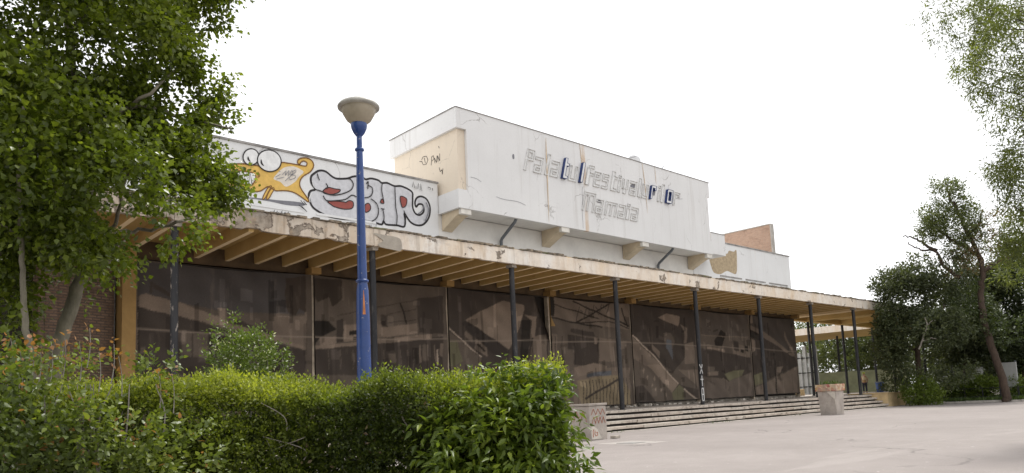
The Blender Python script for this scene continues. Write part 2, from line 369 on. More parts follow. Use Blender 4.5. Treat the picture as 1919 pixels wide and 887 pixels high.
# four rows of stone treads, slab by slab
slab = None
for r_ in range(4):
    y0 = 19.40+.34*r_; zt = TZ*(r_+1)/4; xx = 4.0; first = True
    while xx < 51.2:
        L = random.choice((1.55, 1.8, 2.1, 2.4)); x1 = min(51.46, xx+L)
        if r_ == 0 or True:
            m = MB().box(xx+.008, x1-.008, y0-.03+random.uniform(-.018, .018), y0+.375, zt-.125+random.uniform(-.014, .014), zt+random.uniform(-.010, .010), 0, .004)
            m.build('step_slab', 'step_stone', terr, ((xx+x1)/2, y0+.17, zt), .012)
        xx = x1
    MB().box(4, 51.45, y0+.14, 20.8, zt-.22, zt-.145).build('riser', 'dark_interior', terr)  # coloured dark to paint the shadow line under each tread
xx = 15.0
while xx < 51:
    L = random.uniform(1.0, 2.2); MB().box(xx, min(xx+L-.05, 51.4), 19.06+random.uniform(-.03, .03), 19.36, -.05, .012+random.uniform(0, .012)).build('paving_slab', 'paving_strip', terr); xx += L
ck_ = MB().box(51.5, 54.6, 19.40, 21.98, -.1, TZ+.02).box(51.46, 54.64, 19.36, 22.0, TZ+.02, TZ+.08).build('cheek_wall', 'cheek_plaster', None, (53, 20.6, 0), .015)
tag(ck_, 'low ochre plastered wall closing off the far end of the stone steps', 'wall')

# ================================================================== THE HALL
hall = thing('festival_hall', 'long abandoned white festival hall with flat canopy, raised white block and broken lettering', 'building', (28.9, 25.3, 0))
MB().box(-8, 51.0, 25.62, 52, TZ, 10.9).build('hall_body', 'white_plaster', hall)
MB().box(6.9, 51.0, 25.50, 25.60, TZ+.003, 7.3).build('glazed_front', 'dark_interior', hall)
# upper facade
for a, b in ((-8.0, 19.09), (38.6, 51.1)):
    MB().box(a, b, WALLY, 25.55, 7.36, 11.08).build('parapet', 'white_parapet', hall)
    MB().box(a-.04, b+.04, WALLY-.05, 25.62, 11.083, 11.16).build('coping', 'coping_metal', hall)
MB().box(19.093, 38.597, WALLY+.02, 25.55, 7.36, 9.74).build('recess_wall', 'soffit_white', hall)
for i in range(-1, 8):
    for h in (0, 1):
        x = X0+BAY*i+h*BAY/2
        if 19.1-3.2 < x < 38.7 or x > 50: continue
        MB().box(x+.28, x+BAY/2-.22, WALLY-.03, WALLY-.002, 8.84, 8.93).build('ledge', 'coping_metal' if x > 30 else 'white_parapet', hall)
# raised block
blk = MB().box(19.25, 38.42, 23.90, 28.75, 9.93, 14.02).build('upper_block', 'cream_plaster', hall)
out = [(19.1,9.7),(38.6,9.7),(38.6,10.5),(38.44,10.5),(38.44,13.22),(38.66,13.22),(38.66,14.14),(19.1,14.14),(19.1,13.24),(19.66,13.24),(19.66,10.52),(19.1,10.52)]
MB().prism(out, 23.75, 23.897, 'Y').build('front_panel', 'white_plaster', blk)
MB().box(19.1, 19.247, 23.90, 28.9, 13.243, 14.137).build('side_band', 'white_plaster', blk)
MB().box(19.1, 19.247, 23.90, 25.19, 9.703, 10.517).build('side_band', 'white_plaster', blk)
MB().box(19.25, 38.58, 23.90, 25.21, 9.76, 9.928).build('soffit', 'soffit_white', blk)
MB().box(19.06, 38.69, 23.71, 23.93, 14.143, 14.165).box(19.06, 19.27, 23.93, 28.94, 14.143, 14.18).build('coping', 'coping_metal', blk)
MB().box(19.3, 38.4, 24.0, 28.7, 14.02, 14.10).build('roof', 'coping_metal', blk)
MB().box(19.45, 20.2, 25.4, 26.6, 14.1, 14.26, .05).build('roof_stub', 'capital_concrete', blk)
ext = MB().box(38.603, 40.15, 23.82, 25.19, 9.78, 11.07).build('side_block', 'white_plaster', hall); MB().box(38.61, 40.18, 23.79, 25.19, 11.073, 11.11).build('coping', 'coping_metal', ext)
for bx_ in (19.27, 25.45, 31.77, 38.03):
    b = MB().prism([(25.19,8.98),(25.19,9.757),(23.98,9.757),(23.98,9.47),(24.2,9.44)], bx_, bx_+.54, 'X').build('bracket', 'bracket_cream', hall)
    MB().box(bx_-.003, bx_+.543, 23.80, 23.978, 9.47, 9.697).build('bracket_tip', 'bracket_white', b)
for dx in (22.6, 34.8):
    MB().tube([(dx, 23.95, 9.74), (dx, 24.05, 9.60), (dx+.04, 25.02, 9.02), (dx+.04, 25.09, 8.9), (dx+.04, 25.09, 7.4)], .075, 10).build('drainpipe', 'drain_grey', hall)
bw = MB().box(50.0, 50.35, 25.9, 31.5, 10.95, 13.52).build('brick_gable', 'roof_brick', hall)
MB().box(49.97, 50.40, 25.82, 25.897, 10.95, 13.58).box(49.95, 50.40, 25.898, 31.5, 13.523, 13.59).build('gable_trim', 'kerb_concrete', bw)
# exposed plaster patch beside the block
pp = Paint(WALLY)
pp.fill('patch_tan', [(1330,482),(1345,470),(1362,476),(1366,470),(1375,472),(1380,469),(1381,490),(1380,513),(1370,511),(1362,508),(1350,514),(1338,511),(1333,500)], True, 3)
pp.build('bare_plaster', hall)

# canopy
can = MB().box(-2.0, 51.0, 20.62, 25.19, 7.10, 7.33).box(51.0, 78.0, 20.62, 27.4, 7.10, 7.33).build('canopy_roof', 'ochre_paint', hall)
beam0 = None
for i in range(-7, 43):
    x = X0+i*BAY/6
    if x > 50.95: break
    if beam0 is None:
        beam0 = MB()
        beam0.add([(-.075,20.66,6.70),(.075,20.66,6.70),(.09,20.66,7.097),(-.09,20.66,7.097),(-.075,25.18,6.70),(.075,25.18,6.70),(.09,25.18,7.097),(-.09,25.18,7.097)],
                  [(0,1,2,3),(7,6,5,4),(1,5,6,2),(4,0,3,7),(2,6,7,3)]); beam0.cur = 1; beam0.add([(-.075,20.66,6.70),(.075,20.66,6.70),(.075,25.18,6.70),(-.075,25.18,6.70)], [(0,3,2,1)])
        beam0 = beam0.build('beam', ['ochre_paint', 'beam_paint'], can, (0, 23, 6.9)); beam0.location = Vector((x, 23, 6.9))-ORG[can]
    else: copy_part(beam0, (x, 23, 6.9), can)
for x, wd in ((52.6, .5), (57.0, .4), (63.3, .4), (69.6, .4), (75.9, .4)):
    MB().box(x-wd, x+wd, 20.67, 27.35, 6.72, 7.095).build('wide_beam', 'beam_paint' if wd > .45 else 'ochre_paint', can)
MB().box(51.02, 77.9, 26.9, 27.38, 6.74, 7.094).build('edge_beam', 'ochre_paint', can)
MB().box(-2.0, 51.0, 20.66, 25.19, 7.333, 7.36).box(51.0, 78.0, 20.66, 27.4, 7.333, 7.36).build('deck', 'deck_felt', can)
MB().box(6.8, 51.0, 25.19, 25.49, 6.50, 7.095).build('header_beam', 'header_shaded', can)
# fascia, bay by bay, with broken lower lip and crumbling top edge
for i in range(-1, 12):
    a, b = max(-2.0, X0+BAY*i-.1), min(78.0, X0+BAY*(i+1)-.1); n = 64
    m = MB(); xs = np.linspace(a+.006, b-.006, n); vs = []
    wearx = max(.15, min(1, (18-a)/12))
    for x in xs:
        lo = 6.72 + (abs(random.gauss(0, .012)))*wearx + (.06*wearx if math.sin(x*2.3)+math.sin(x*5.1+1) > 1.35 else 0)
        hi = 7.30 - abs(random.gauss(0, .012))
        vs += [(x, 20.52, lo), (x, 20.515+random.gauss(0, .003), (lo+hi)/2), (x, 20.52, hi), (x, 20.655, hi), (x, 20.655, lo)]
    m.add(vs, [(5*q+c, 5*(q+1)+c, 5*(q+1)+(c+1) % 5, 5*q+(c+1) % 5) for q in range(n-1) for c in range(5)]+[(0,1,2,3,4), tuple(5*(n-1)+c for c in (4,3,2,1,0))])
    m.build('fascia', 'fascia_paint', can)
    m = MB(); q = a
    while q < b:
        L = random.uniform(.12, .5); L = min(L, b-q)
        if random.random() < .92: m.box(q, q+L*.97, 20.47+random.uniform(-.02, .03), 20.9, 7.302, 7.345+random.uniform(-.02, .045), random.uniform(-.02, .02))
        q += L
    m.build('roof_edge', 'moss_edge', can)['kind'] = 'stuff'
for (pts) in ([(700,437),(722,441),(744,445),(752,452),(752,470),(735,468),(716,464),(708,458),(718,452),(712,446)],):
    q = Paint(20.50, start=.012); q.fill('patch_grey', pts, True, 3); q.build('exposed_concrete', can)
# columns
def column(x, y, z0, z1, parent, cap=True):
    c = MB().tube([(x, y, z0), (x, y, z0+(z1-z0)*.5), (x, y, z1)], .105, 14).build('column', 'column_steel', parent)
    MB().box(x-.15, x+.15, y-.15, y+.15, z0-.0, z0+.02).build('base_plate', 'black_iron', c)
    if cap: MB().box(x-.13, x+.13, y-.18, y+.16, z1, z1+.13, .1, .02).build('capital', 'capital_concrete', c, None, .01)
    return c
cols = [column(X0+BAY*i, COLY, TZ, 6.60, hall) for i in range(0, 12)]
for x in (57.0, 63.3, 69.6): column(x, 27.0, TZ, 6.74, hall, False)
cg = MB()      # chalk-white marks sprayed on one column
def mark(z, segs):
    for (u0, v0, u1, v1) in segs:
        for t in np.linspace(0, 1, 7):
            u, v = u0+(u1-u0)*t, v0+(v1-v0)*t; th = -math.pi/2-.55+u; r0 = .108
            x, y = X0+BAY*4+r0*math.cos(th), COLY+r0*math.sin(th)
            cg.box(x-.018, x+.018, y-.018, y+.004, z+v-.03, z+v+.03, th+math.pi/2)
mark(2.62, [(-.6,.2,.6,-.2),(.6,.2,-.6,-.2)]); mark(2.05, [(0,.2,0,-.25),(-.5,.05,.5,.05)])
mark(1.35, [(-.4,.3,.4,.3),(-.4,.3,-.5,0),(.4,.3,.5,0),(-.5,0,.5,0),(-.5,0,-.4,-.3),(.5,0,.4,-.3),(-.4,-.3,.4,-.3)])
cg.build('sprayed_mark', 'g_mark', cols[4])
# yellow pillar at the corner and pale mullions between the banners
MB().box(6.38, 6.78, 24.75, 25.5, TZ, 7.09).build('pillar', 'pillar_ochre', hall)
for i in range(1, 8):
    x = X0+BAY*i
    p = MB().box(x-.05, x+.05, 25.06, 25.30, TZ, 6.45).build('mullion', 'mullion_cream', hall)
    MB().box(x-.2, x+.2, 24.70, 25.30, 6.452, 6.698).build('mullion_head', 'pillar_ochre', p)
MB().box(X0+BAY*3+.08, X0+BAY*3+.34, 25.0, 25.29, 5.0, 6.69).build('pillar', 'pillar_ochre', hall)
MB().box(6.8, 50.8, 25.32, 25.48, TZ, 1.02).build('plinth_course', 'capital_concrete', hall)
for i in range(70):
    x = random.uniform(24, 50.5); s_ = random.uniform(.08, .3)
    MB().box(x, x+s_, 25.1+random.uniform(-.2, .1), 25.24, TZ, TZ+random.uniform(.04, .13), random.uniform(-.3, .3), .01).build('loose_tile', random.choice(('paving_strip', 'capital_concrete', 'plinth_pale')), hall)
# brick piers at the near end, slanted like fins
for x, y, L, rz in ((5.2, 25.0, 2.2, .42), (2.6, 25.2, 2.0, .9), (0.0, 25.0, 2.2, .42), (-3.2, 25.0, 2.2, .6), (4.3, 24.6, .5, .2)):
    MB().box(x-L/2, x+L/2, y-.2, y+.2, TZ, 7.08, rz).build('brick_pier', 'dark_brick', hall)
MB().box(-8, 6.25, 25.52, 25.60, TZ, 7.3).build('back_wall', 'dark_interior', hall)
MB().box(-8, -2, 20.9, 25.19, 6.9, 7.3).build('side_roof', 'ochre_paint', hall)

# lettering: hollow channel letters, slightly leaning, some only as blue shells
F = dict(P=["1111","1001","1001","1111","1000","1000","1000","1000"], a=["1111","0001","0001","1111","1001","1111"], l=["11","11","11","11","11","11","11","11"],
  t=["1100","1100","1111","1100","1100","1100","1100","1111"], u=["1001","1001","1001","1001","1001","1111"], F=["0111","1100","1100","1111","1100","1100","1100","1100"],
  e=["1111","1001","1111","1000","1000","1111"], s=["1111","1000","1111","0001","0001","1111"], i=["11","00","11","11","11","11","11"], v=["1001","1001","1001","1001","0110","0110"],
  r=["1111","1001","1000","1000","1000","1000"], o=["1111","1001","1001","1001","1001","1111"],
  M=["11111111","10010001","10010001","10010001","10010001","10010001","10010001","10010001"], m=["1111111","1001001","1001001","1001001","1001001","1001001"])
def letter(ch, px0, px1, pyb, mat, capz, parent, thick=.024 , depth=.06):
    a, b = ony(px0, pyb, 23.75), ony(px1, pyb+(px1-px0)*.235, 23.75)
    if mat == 'letter_blue': thick = .012; b = a+(b-a)*.85
    rows = F[ch]; nr, nc = len(rows), len(rows[0]); x0, wd, z0 = a[0], b[0]-a[0], a[2]
    cw, chh = wd/nc, capz/8.0; S_ = .30; m = MB()
    on = lambda r, c: 0 <= r < nr and 0 <= c < nc and rows[r][c] == '1'
    def wall(u0, v0, u1, v1):   # u,v in metres inside the letter
        h = thick/2
        if u0 == u1: p = [(u0-h, v0-h), (u0+h, v0-h), (u0+h, v1+h), (u0-h, v1+h)]
        else: p = [(u0-h, v0-h), (u1+h, v0-h), (u1+h, v0+h), (u0-h, v0+h)]
        q = [(x0+u+S_*v, z0+v) for u, v in p]; dd = (depth if mat == 'letter_white' else .17)*random.uniform(.9, 1.05)+(0.0013 if u0 == u1 else 0)
        m.add([(u, 23.749-dd, v) for u, v in q]+[(u, 23.745, v) for u, v in q], [(0,1,2,3),(0,4,5,1),(1,5,6,2),(2,6,7,3),(3,7,4,0)])
    for r in range(nr+1):
        c = 0
        while c < nc:
            if on(r, c) != on(r-1, c):
                c1 = c
                while c1 < nc and on(r, c1) != on(r-1, c1): c1 += 1
                wall(c*cw, (nr-r)*chh, c1*cw, (nr-r)*chh); c = c1
            else: c += 1
    for c in range(nc+1):
        r = 0
        while r < nr:
            if on(r, c) != on(r, c-1):
                r1 = r
                while r1 < nr and on(r1, c) != on(r1, c-1): r1 += 1
                wall(c*cw, (nr-r1)*chh, c*cw, (nr-r)*chh); r = r1
            else: r += 1
    o = m.build('letter', mat, parent)
    if True:                             # clean paint left under a lost letter, or the white face of one still standing
        f = MB(); fy = 23.7405 if mat == 'letter_white' else 23.749-.15
        for r in range(nr):
            for c in range(nc):
                if on(r, c):
                    q = [(x0+u+S_*v, z0+v) for u, v in ((c*cw, (nr-r-1)*chh), ((c+1)*cw, (nr-r-1)*chh), ((c+1)*cw, (nr-r)*chh), (c*cw, (nr-r)*chh))]
                    f.add([(u, fy, v) for u, v in q], [(0, 1, 2, 3)])
        f.build('letter_ground' if mat == 'letter_white' else 'letter_face', 'g_white', o)
W_, B_ = 'letter_white', 'letter_blue'
def base(x): return 318.5+(x-982)*.236
for ch, a, b, mt in (('P',981,995,W_),('a',999,1013,W_),('l',1020,1025,W_),('a',1030,1044,W_),('t',1050,1060,B_),('u',1064,1078,W_),('l',1083,1088,B_),('F',1096,1108,W_),
                     ('e',1111,1122,W_),('s',1126,1137,W_),('t',1143,1153,W_),('i',1156,1160,W_),('v',1164,1174,W_),('a',1178,1190,W_),('l',1194,1198,W_),('u',1201,1211,W_),
                     ('r',1215,1225,B_),('i',1231,1234,W_),('l',1237,1241,W_),('o',1245,1256,B_),('r',1260,1271,W_)):
    letter(ch, a, b, base(a), mt, 1.06, blk)
for ch, a, b, mt in (('M',1090,1111,W_),('a',1115,1127,W_),('m',1132,1153,W_),('a',1157,1169,W_),('i',1172,1177,W_),('a',1181,1193,W_)):
    letter(ch, a, b, 393.5+(a-1090)*.212, mt, .98, blk)
st = Paint(23.75)                        # stains where pieces have fallen off
for pts in ([(1181,348),(1186,345),(1192,349),(1190,354),(1183,352)], [(960,291),(963,289),(964,297),(961,298)], [(1118,378),(1123,374),(1128,380),(1124,381)], [(1224,358),(1228,357),(1227,366),(1224,366)]):
    st.fill('g_grey', pts, True, 3)
for pts in ([(1092,350),(1091,360),(1092,375),(1091,392),(1092,409),(1093,428)], [(1265,371),(1272,373),(1279,373)], [(882,332),(893,335),(902,341)], [(930,369),(945,374),(970,378),(985,385)]):
    st.line('g_grey', pts, .016, True, False, 3)
for pts, wd in (([(1023,258),(1024,290),(1026,340),(1029,416)], .13), ([(1086,268),(1090,300),(1091,320)], .10), ([(1203,303),(1208,340),(1214,400)], .09), ([(1227,313),(1230,345)], .06)):
    st.line('streak_tan', pts, wd*.6, True, False, 4, True)
st.build('stain', blk)
tg = MB()
def side_mark(pts):                      # thin marker scribbles on the block's side
    P = [onx(x, y, 19.25-.006) for x, y in pts]
    for a, b in zip(P[:-1], P[1:]): tg.tube([tuple(a), tuple(b)], .012, 4)
for pts in ([(790,300),(793,294),(799,293),(802,300),(799,308),(793,309),(790,302)], [(786,303),(791,303)], [(795,296),(797,306)], [(808,310),(809,294),(812,292),(813,298),(810,302)], [(815,306),(814,296),(818,305),(819,292)], [(821,304),(820,292),(824,302),(824,288)], [(822,274),(823,278)], [(823,314),(825,322),(828,318),(829,327),(830,316)]):
    side_mark(pts)
tg.build('scribble', 'g_black', blk)

# ---- graffiti on the parapet
def ccrop(ox, oy, sc): return lambda pts: [(ox+x/sc, oy+y/sc) for x, y in pts]
c3 = ccrop(410, 260, 5.542); d = Paint(WALLY)
d.fill('g_grey', c3([(170,575),(240,600),(420,618),(620,640),(800,655),(905,680),(850,700),(700,690),(540,655),(380,630),(240,612)]), True, 3)
body = [(60,330),(100,290),(160,265),(260,262),(400,280),(480,300),(640,250),(720,255),(840,275),(905,285),(915,250),(880,232),(850,250),(838,270),(818,245),(830,215),(870,200),(930,205),(975,240),(985,290),(950,345),(880,390),(845,440),(850,510),(930,630),(925,655),(850,600),(770,555),(680,540),(590,540),(520,500),(480,515),(430,545),(340,550),(220,520),(110,480),(70,450),(120,420)]
d.fill('g_yellow', c3(body), True, 4)
d.fill('g_pale', c3([(600,370),(680,300),(780,290),(850,320),(880,350),(830,400),(790,450),(700,500),(640,450),(570,420)]), True, 4)
for q in ([(455,625),(480,560),(520,500),(550,495),(520,545),(480,620)], [(495,625),(520,555),(560,510),(575,525),(550,570),(520,622)]):
    d.fill('g_yellow', c3(q), True, 4); d.line('g_brown', c3(q), .035, True, True, 4)
d.line('g_brown', c3(body), .045, True, True, 4)
d.fill('g_nose', c3([(60,300),(95,262),(140,262),(160,280),(130,320),(95,345),(70,330)]), True, 4)
mouth = [(140,350),(200,335),(290,345),(350,355),(385,395),(370,450),(330,488),(260,475),(190,440),(150,420)]
d.fill('g_white', c3(mouth), True, 4); d.line('g_brown', c3(mouth), .05, True, True, 4)
zz = [(150,420),(175,345),(200,430),(215,340),(240,460),(255,342),(280,475),(290,350),(315,480),(325,355),(345,470)]
d.line('g_black', c3(zz), .035, False)
for q in ([(390,350),(410,380),(405,410)], [(405,345),(425,375),(420,400)]): d.line('g_brown', c3(q), .03)
def ell(cx, cy, rx, ry, rot=0, n=14): return [(cx+rx*math.cos(t)*math.cos(rot)-ry*math.sin(t)*math.sin(rot), cy+rx*math.cos(t)*math.sin(rot)+ry*math.sin(t)*math.cos(rot)) for t in [2*math.pi*i/n for i in range(n)]]
for q in (ell(335,190,82,85,.3), ell(525,230,125,110,.35)): d.fill('g_white', c3(q), True, 3); d.line('g_black', c3(q), .045, True, True, 3)
for q in ([(305,185),(308,215),(330,240)], [(440,215),(445,255),(470,285)]): d.line('g_black', c3(q), .07, True, False, 4, True)
for q in ([(625,335),(640,345)], [(660,375),(700,335),(690,385),(730,330),(720,390)], [(735,375),(760,330),(770,360),(745,380)], [(760,345),(800,325),(795,350),(740,395),(735,425),(790,410),(795,385),(750,375)], [(590,400),(640,370)], [(600,420),(680,400)], [(690,440),(730,400)]):
    d.line('g_grey', c3(q), .022, True, False, 3)
for q in ([(560,785),(580,740),(570,785)], [(590,785),(610,750),(605,785),(625,765)], [(640,785),(660,745),(655,790)], [(670,785),(690,765),(700,790)], [(705,790),(725,760),(735,790)], [(850,640),(890,690)], [(880,650),(915,690)], [(830,690),(905,745)], [(860,700),(915,760)]):
    d.line('g_black', c3(q), .03, False)
d.build('creature_graffiti', hall)['label'] = 'yellow snarling cartoon dog sprayed on the white upper wall'
c4 = ccrop(560, 300, 5.915); d = Paint(WALLY)
sh1 = [(110,400),(130,345),(180,325),(140,260),(135,190),(170,150),(230,118),(300,130),(370,185),(430,208),(540,205),(600,185),(690,180),(740,215),(800,205),(880,225),(920,255),(980,255),(1060,290),(1140,292),(1250,350),(1262,420),(1262,520),(1290,590),(1340,610),(1385,570),(1375,500),(1330,490),(1300,520),(1288,470),(1310,420),(1360,405),(1420,440),(1455,530),(1440,640),(1380,715),(1300,722),(1230,680),(1170,590),(1180,680),(1165,740),(1090,725),(970,715),(940,680),(920,715),(860,700),(800,685),(640,660),(500,655),(330,625),(200,560),(140,500)]
d.fill('g_silver', c4(sh1), True, 4); d.line('g_black', c4(sh1), .085, True, True, 4); 
d.line('g_white', c4([(x-0, y) for x, y in [(125,470),(118,420),(150,360)]]), .03); d.line('g_white', c4([(150,230),(165,290),(210,330)]), .03)
for q in ([(265,350),(320,305),(400,320),(460,330),(440,360),(370,382),(300,375)], [(320,460),(400,455),(500,465),(520,470),(560,450),(600,465),(605,510),(580,540),(500,545),(400,520),(350,490)], [(735,500),(770,480),(795,510),(790,555),(750,580),(735,570)], [(1125,405),(1195,430),(1190,500),(1160,525),(1140,510)], [(905,470),(925,430),(945,480)]):
    d.fill('g_red', c4(q), True, 4); d.line('g_black', c4(q), .04, True, True, 4)
for q in ([(180,325),(260,350),(330,380),(400,390),(500,370),(580,330),(605,270),(580,220),(545,205)], [(270,395),(310,450),(420,450),(520,435),(590,390),(640,410)], [(300,260),(320,290),(310,320)], [(205,150),(215,190),(230,225)], [(750,265),(770,240),(765,320)], [(770,280),(815,310),(815,370),(780,410),(700,420),(640,405)], [(800,430),(860,480),(885,560),(865,640),(810,680)], [(925,260),(920,340),(945,470)], [(930,540),(945,620),(940,700)], [(1065,295),(1070,400),(1075,520),(1090,620),(1085,720)], [(1165,560),(1185,620),(1180,700)], [(910,540),(950,545)]):
    d.line('g_black', c4(q), .045)
for q in ([(1385,500),(1370,560),(1320,600)], [(1410,470),(1440,560),(1400,680)]): d.line('g_grey', c4(q), .05)
for q in ([(1260,300),(1268,240),(1285,310)], [(1300,320),(1295,290),(1320,320),(1325,260)], [(1345,335),(1350,260),(1365,345)], [(1430,300),(1460,310),(1455,330)], [(1480,310),(1485,340)]):
    d.line('g_black', c4(q), .028, False)
for q in ([(560,710),(570,690),(620,690),(630,715)], [(780,715),(785,750)], [(800,715),(805,750)], [(860,700),(855,740)]): d.line('g_grey', c4(q), .03, False)
d.build('lettering_graffiti', hall)['label'] = 'silver and black bubble letters with red gaps sprayed on the white upper wall'

# ================================================================== BANNERS
def inpoly(px, py, poly):
    r = np.zeros(px.shape, bool); n = len(poly); j = n-1
    for i in range(n):
        xi, yi = poly[i]; xj, yj = poly[j]
        cnd = ((yi > py) != (yj > py)) & (px < (xj-xi)*(py-yi)/((yj-yi) or 1e-9)+xi); r ^= cnd; j = i
    return r
def seglist(pts, wd):
    out_ = []
    for (x0, y0), (x1, y1) in zip(pts[:-1], pts[1:]):
        L = math.hypot(x1-x0, y1-y0) or 1; nx, ny = -(y1-y0)/L*wd/2, (x1-x0)/L*wd/2
        out_.append([(x0+nx, y0+ny), (x1+nx, y1+ny), (x1-nx, y1-ny), (x0-nx, y0-ny)])
    return out_
LT, LM, MD, DK, BK = (.160,.134,.112), (.125,.106,.090), (.085,.074,.064), (.042,.037,.034), (.018,.017,.016)
GR, BL, WH = (.105,.105,.070), (.085,.095,.11), (.30,.26,.22)
c1 = ccrop(240, 480, 4.03); c2 = ccrop(570, 500, 4.433); c7 = ccrop(830, 520, 3.547); c5 = ccrop(1160, 540, 6.335); c5b = ccrop(1130, 690, 6.335); c8 = ccrop(1300, 560, 4.435)
P1 = [(DK, c1([(70,380),(400,450),(600,515),(900,610),(1340,715),(1340,900),(70,900)])), ((.055,.054,.056), c1([(20,30),(1340,120),(1340,440),(740,420),(400,350),(20,300)])),
      (LM, c1([(20,100),(70,100),(70,790),(20,790)])), (LM, c1([(1090,455),(1340,455),(1340,690),(1090,605)])), (MD, c1([(740,425),(1090,455),(1090,590),(760,480)])),
      (LT, c1([(78,300),(140,283),(420,360),(740,478),(1340,688),(1340,712),(740,535),(380,455),(78,385)])), (DK, c1([(760,480),(820,480),(1080,578),(1080,600),(760,505)])),
      (LM, c1([(680,390),(742,395),(742,490),(680,462)])), (DK, c1([(165,190),(185,190),(185,285),(165,280)])), (DK, c1([(185,200),(330,280),(330,315),(190,240)])),
      (MD, c1([(405,560),(600,590),(600,770),(405,750)])), (DK, c1([(480,570),(492,570),(492,760),(480,760)])), (BK, c1([(70,300),(80,300),(80,800),(70,800)])),
      ((.04,.034,.03), c1([(1190,160),(1340,150),(1340,430),(1290,400),(1260,450),(1200,420),(1180,300)])), (LM, c1([(1330,430),(1345,420),(1345,660),(1325,660)])), (MD, c1([(90,690),(125,690),(125,740),(90,740)]))]
P2 = [(DK, c2([(0,690),(440,650),(1150,570),(1150,900),(0,900)])), (MD, c2([(0,90),(1150,150),(1150,580),(0,690)])), (LM, c2([(28,110),(75,110),(75,640),(28,660)])),
      (LT, c2([(20,665),(440,625),(1060,558),(1060,600),(440,655),(20,695)])), (LT, c2([(130,590),(265,580),(265,637),(130,655)])), (BK, c2([(80,450),(200,450),(262,520),(135,590),(80,650)])),
      (DK, c2([(265,450),(325,430),(320,630),(265,635)])), (LT, c2([(325,485),(440,474),(440,612),(325,625)])), (LM, c2([(440,474),(640,450),(640,590),(440,612)])), (LT, c2([(640,505),(935,470),(935,555),(640,587)])),
      (DK, c2([(930,260),(1150,240),(1150,560),(950,550)])), ((.035,.03,.026), c2([(50,95),(310,95),(315,260),(270,310),(235,330),(200,250),(110,300),(60,220)])), (DK, c2([(635,395),(690,400),(690,500),(640,480)])),
      (BK, c2([(372,530),(435,530),(435,565),(372,568)])), (BK, c2([(405,585),(438,582),(438,608),(405,610)])), (LM, c2([(948,655),(962,655),(968,800),(950,800)])), (MD, c2([(975,650),(1025,645),(1025,780),(978,785)])),
      (LM, c2([(1075,650),(1085,650),(1095,790),(1080,790)])), (LM, c2([(1125,640),(1150,640),(1150,750),(1125,740)])), (WH, c2([(1100,690),(1115,690),(1108,820),(1095,820)])), (MD, c2([(700,720),(760,720),(760,800),(700,800)]))]
for q in (c2([(270,410),(440,365),(930,270)]), c2([(640,470),(930,440)]), c2([(690,390),(930,350)])): P2 += [(DK, z) for z in seglist(q, 1.6)]
P2 += [(BK, z) for z in seglist(c2([(795,300),(845,475)]), 3)]
for x_ in (200, 300, 405, 480, 560, 660, 800, 860, 905): P2 += [(MD, z) for z in seglist(c2([(x_, 690), (x_+4, 850)]), 1.5)]
P3 = [(DK, c7([(0,60),(700,110),(700,620),(0,620)])), (MD, c7([(0,320),(250,540),(240,640),(0,640)])), (LT, c7([(145,282),(280,205),(400,145),(540,180),(535,235),(500,350),(440,478)])), ((.03,.027,.026), c7([(145,290),(440,482),(430,530),(330,510),(120,310)])),
      (LM, c7([(145,350),(190,392),(190,432),(145,392)])), (LM, c7([(210,410),(290,470),(290,528),(210,482)])), (LT, c7([(540,243),(622,262),(612,400),(582,402),(592,285)])), (LM, c7([(600,400),(640,385),(690,380),(690,620),(555,620)])),
      (BK, c7([(520,280),(582,280),(575,420),(550,600),(510,600)])), (GR, c7([(20,430),(90,420),(130,560),(60,600),(20,560)]))]
P3 += [(WH, z) for z in seglist(c7([(15,315),(250,532)]), 2.0)]+[(BK, z) for z in seglist(c7([(222,445),(278,492)]), 3)]
P4 = [(LM, c7([(690,100),(1240,160),(1240,880),(690,880)])), (BK, c7([(690,110),(737,116),(737,262),(700,245),(690,210)])), (MD, c7([(700,265),(1240,350),(1240,600),(700,600)])), (LM, c7([(700,370),(760,380),(760,600),(700,600)])),
      (DK, c7([(850,338),(1000,362),(1010,395),(880,378),(845,360)])), (DK, c7([(825,378),(1032,410),(1032,582),(875,585),(830,480)])), (LM, c7([(1035,400),(1140,415),(1140,560),(1035,560)])), (LT, c7([(872,602),(1000,570),(1085,588),(1080,610),(900,662)])),
      ((.17,.145,.10), c7([(890,690),(1090,650),(1175,655),(1240,760),(1240,880),(920,850)])), (BL, c7([(958,640),(1110,618),(1112,650),(958,662)])), (MD, c7([(760,470),(870,480),(870,840),(780,740)])), (LT, c7([(1000,402),(1025,402),(1022,445),(1005,445)]))]
for q, wd in ((c7([(860,150),(1000,215),(1235,325)]), 3), (c7([(1110,160),(990,240),(880,302)]), 3), (c7([(740,182),(900,225),(1040,275)]), 2.2), (c7([(700,262),(870,300),(1060,330)]), 2.6), (c7([(1180,200),(1225,330)]), 2.2), (c7([(890,300),(1100,290),(1235,340)]), 2)): P4 += [(BK, z) for z in seglist(q, wd)]
for i in range(9): x_ = 885+i*25; P4 += [(DK, z) for z in seglist(c7([(x_, 290-(i % 2)*70-i*7), (x_+18, 230-(1-i % 2)*40-i*6+i*2)]), 1.4)]
for i in range(14): x_ = 930+i*22; P4 += [(DK, z) for z in seglist(c7([(x_, 690-i*2), (x_+6, 760), (x_+2, 860)]), 1.4)]
P4 += [(DK, z) for z in seglist(c7([(945,808),(1180,668)]), 4)]
for x_ in (690, 720, 745, 790): P4 += [(DK, z) for z in seglist(c7([(x_, 390), (x_+2, 590)]), 1.4)]
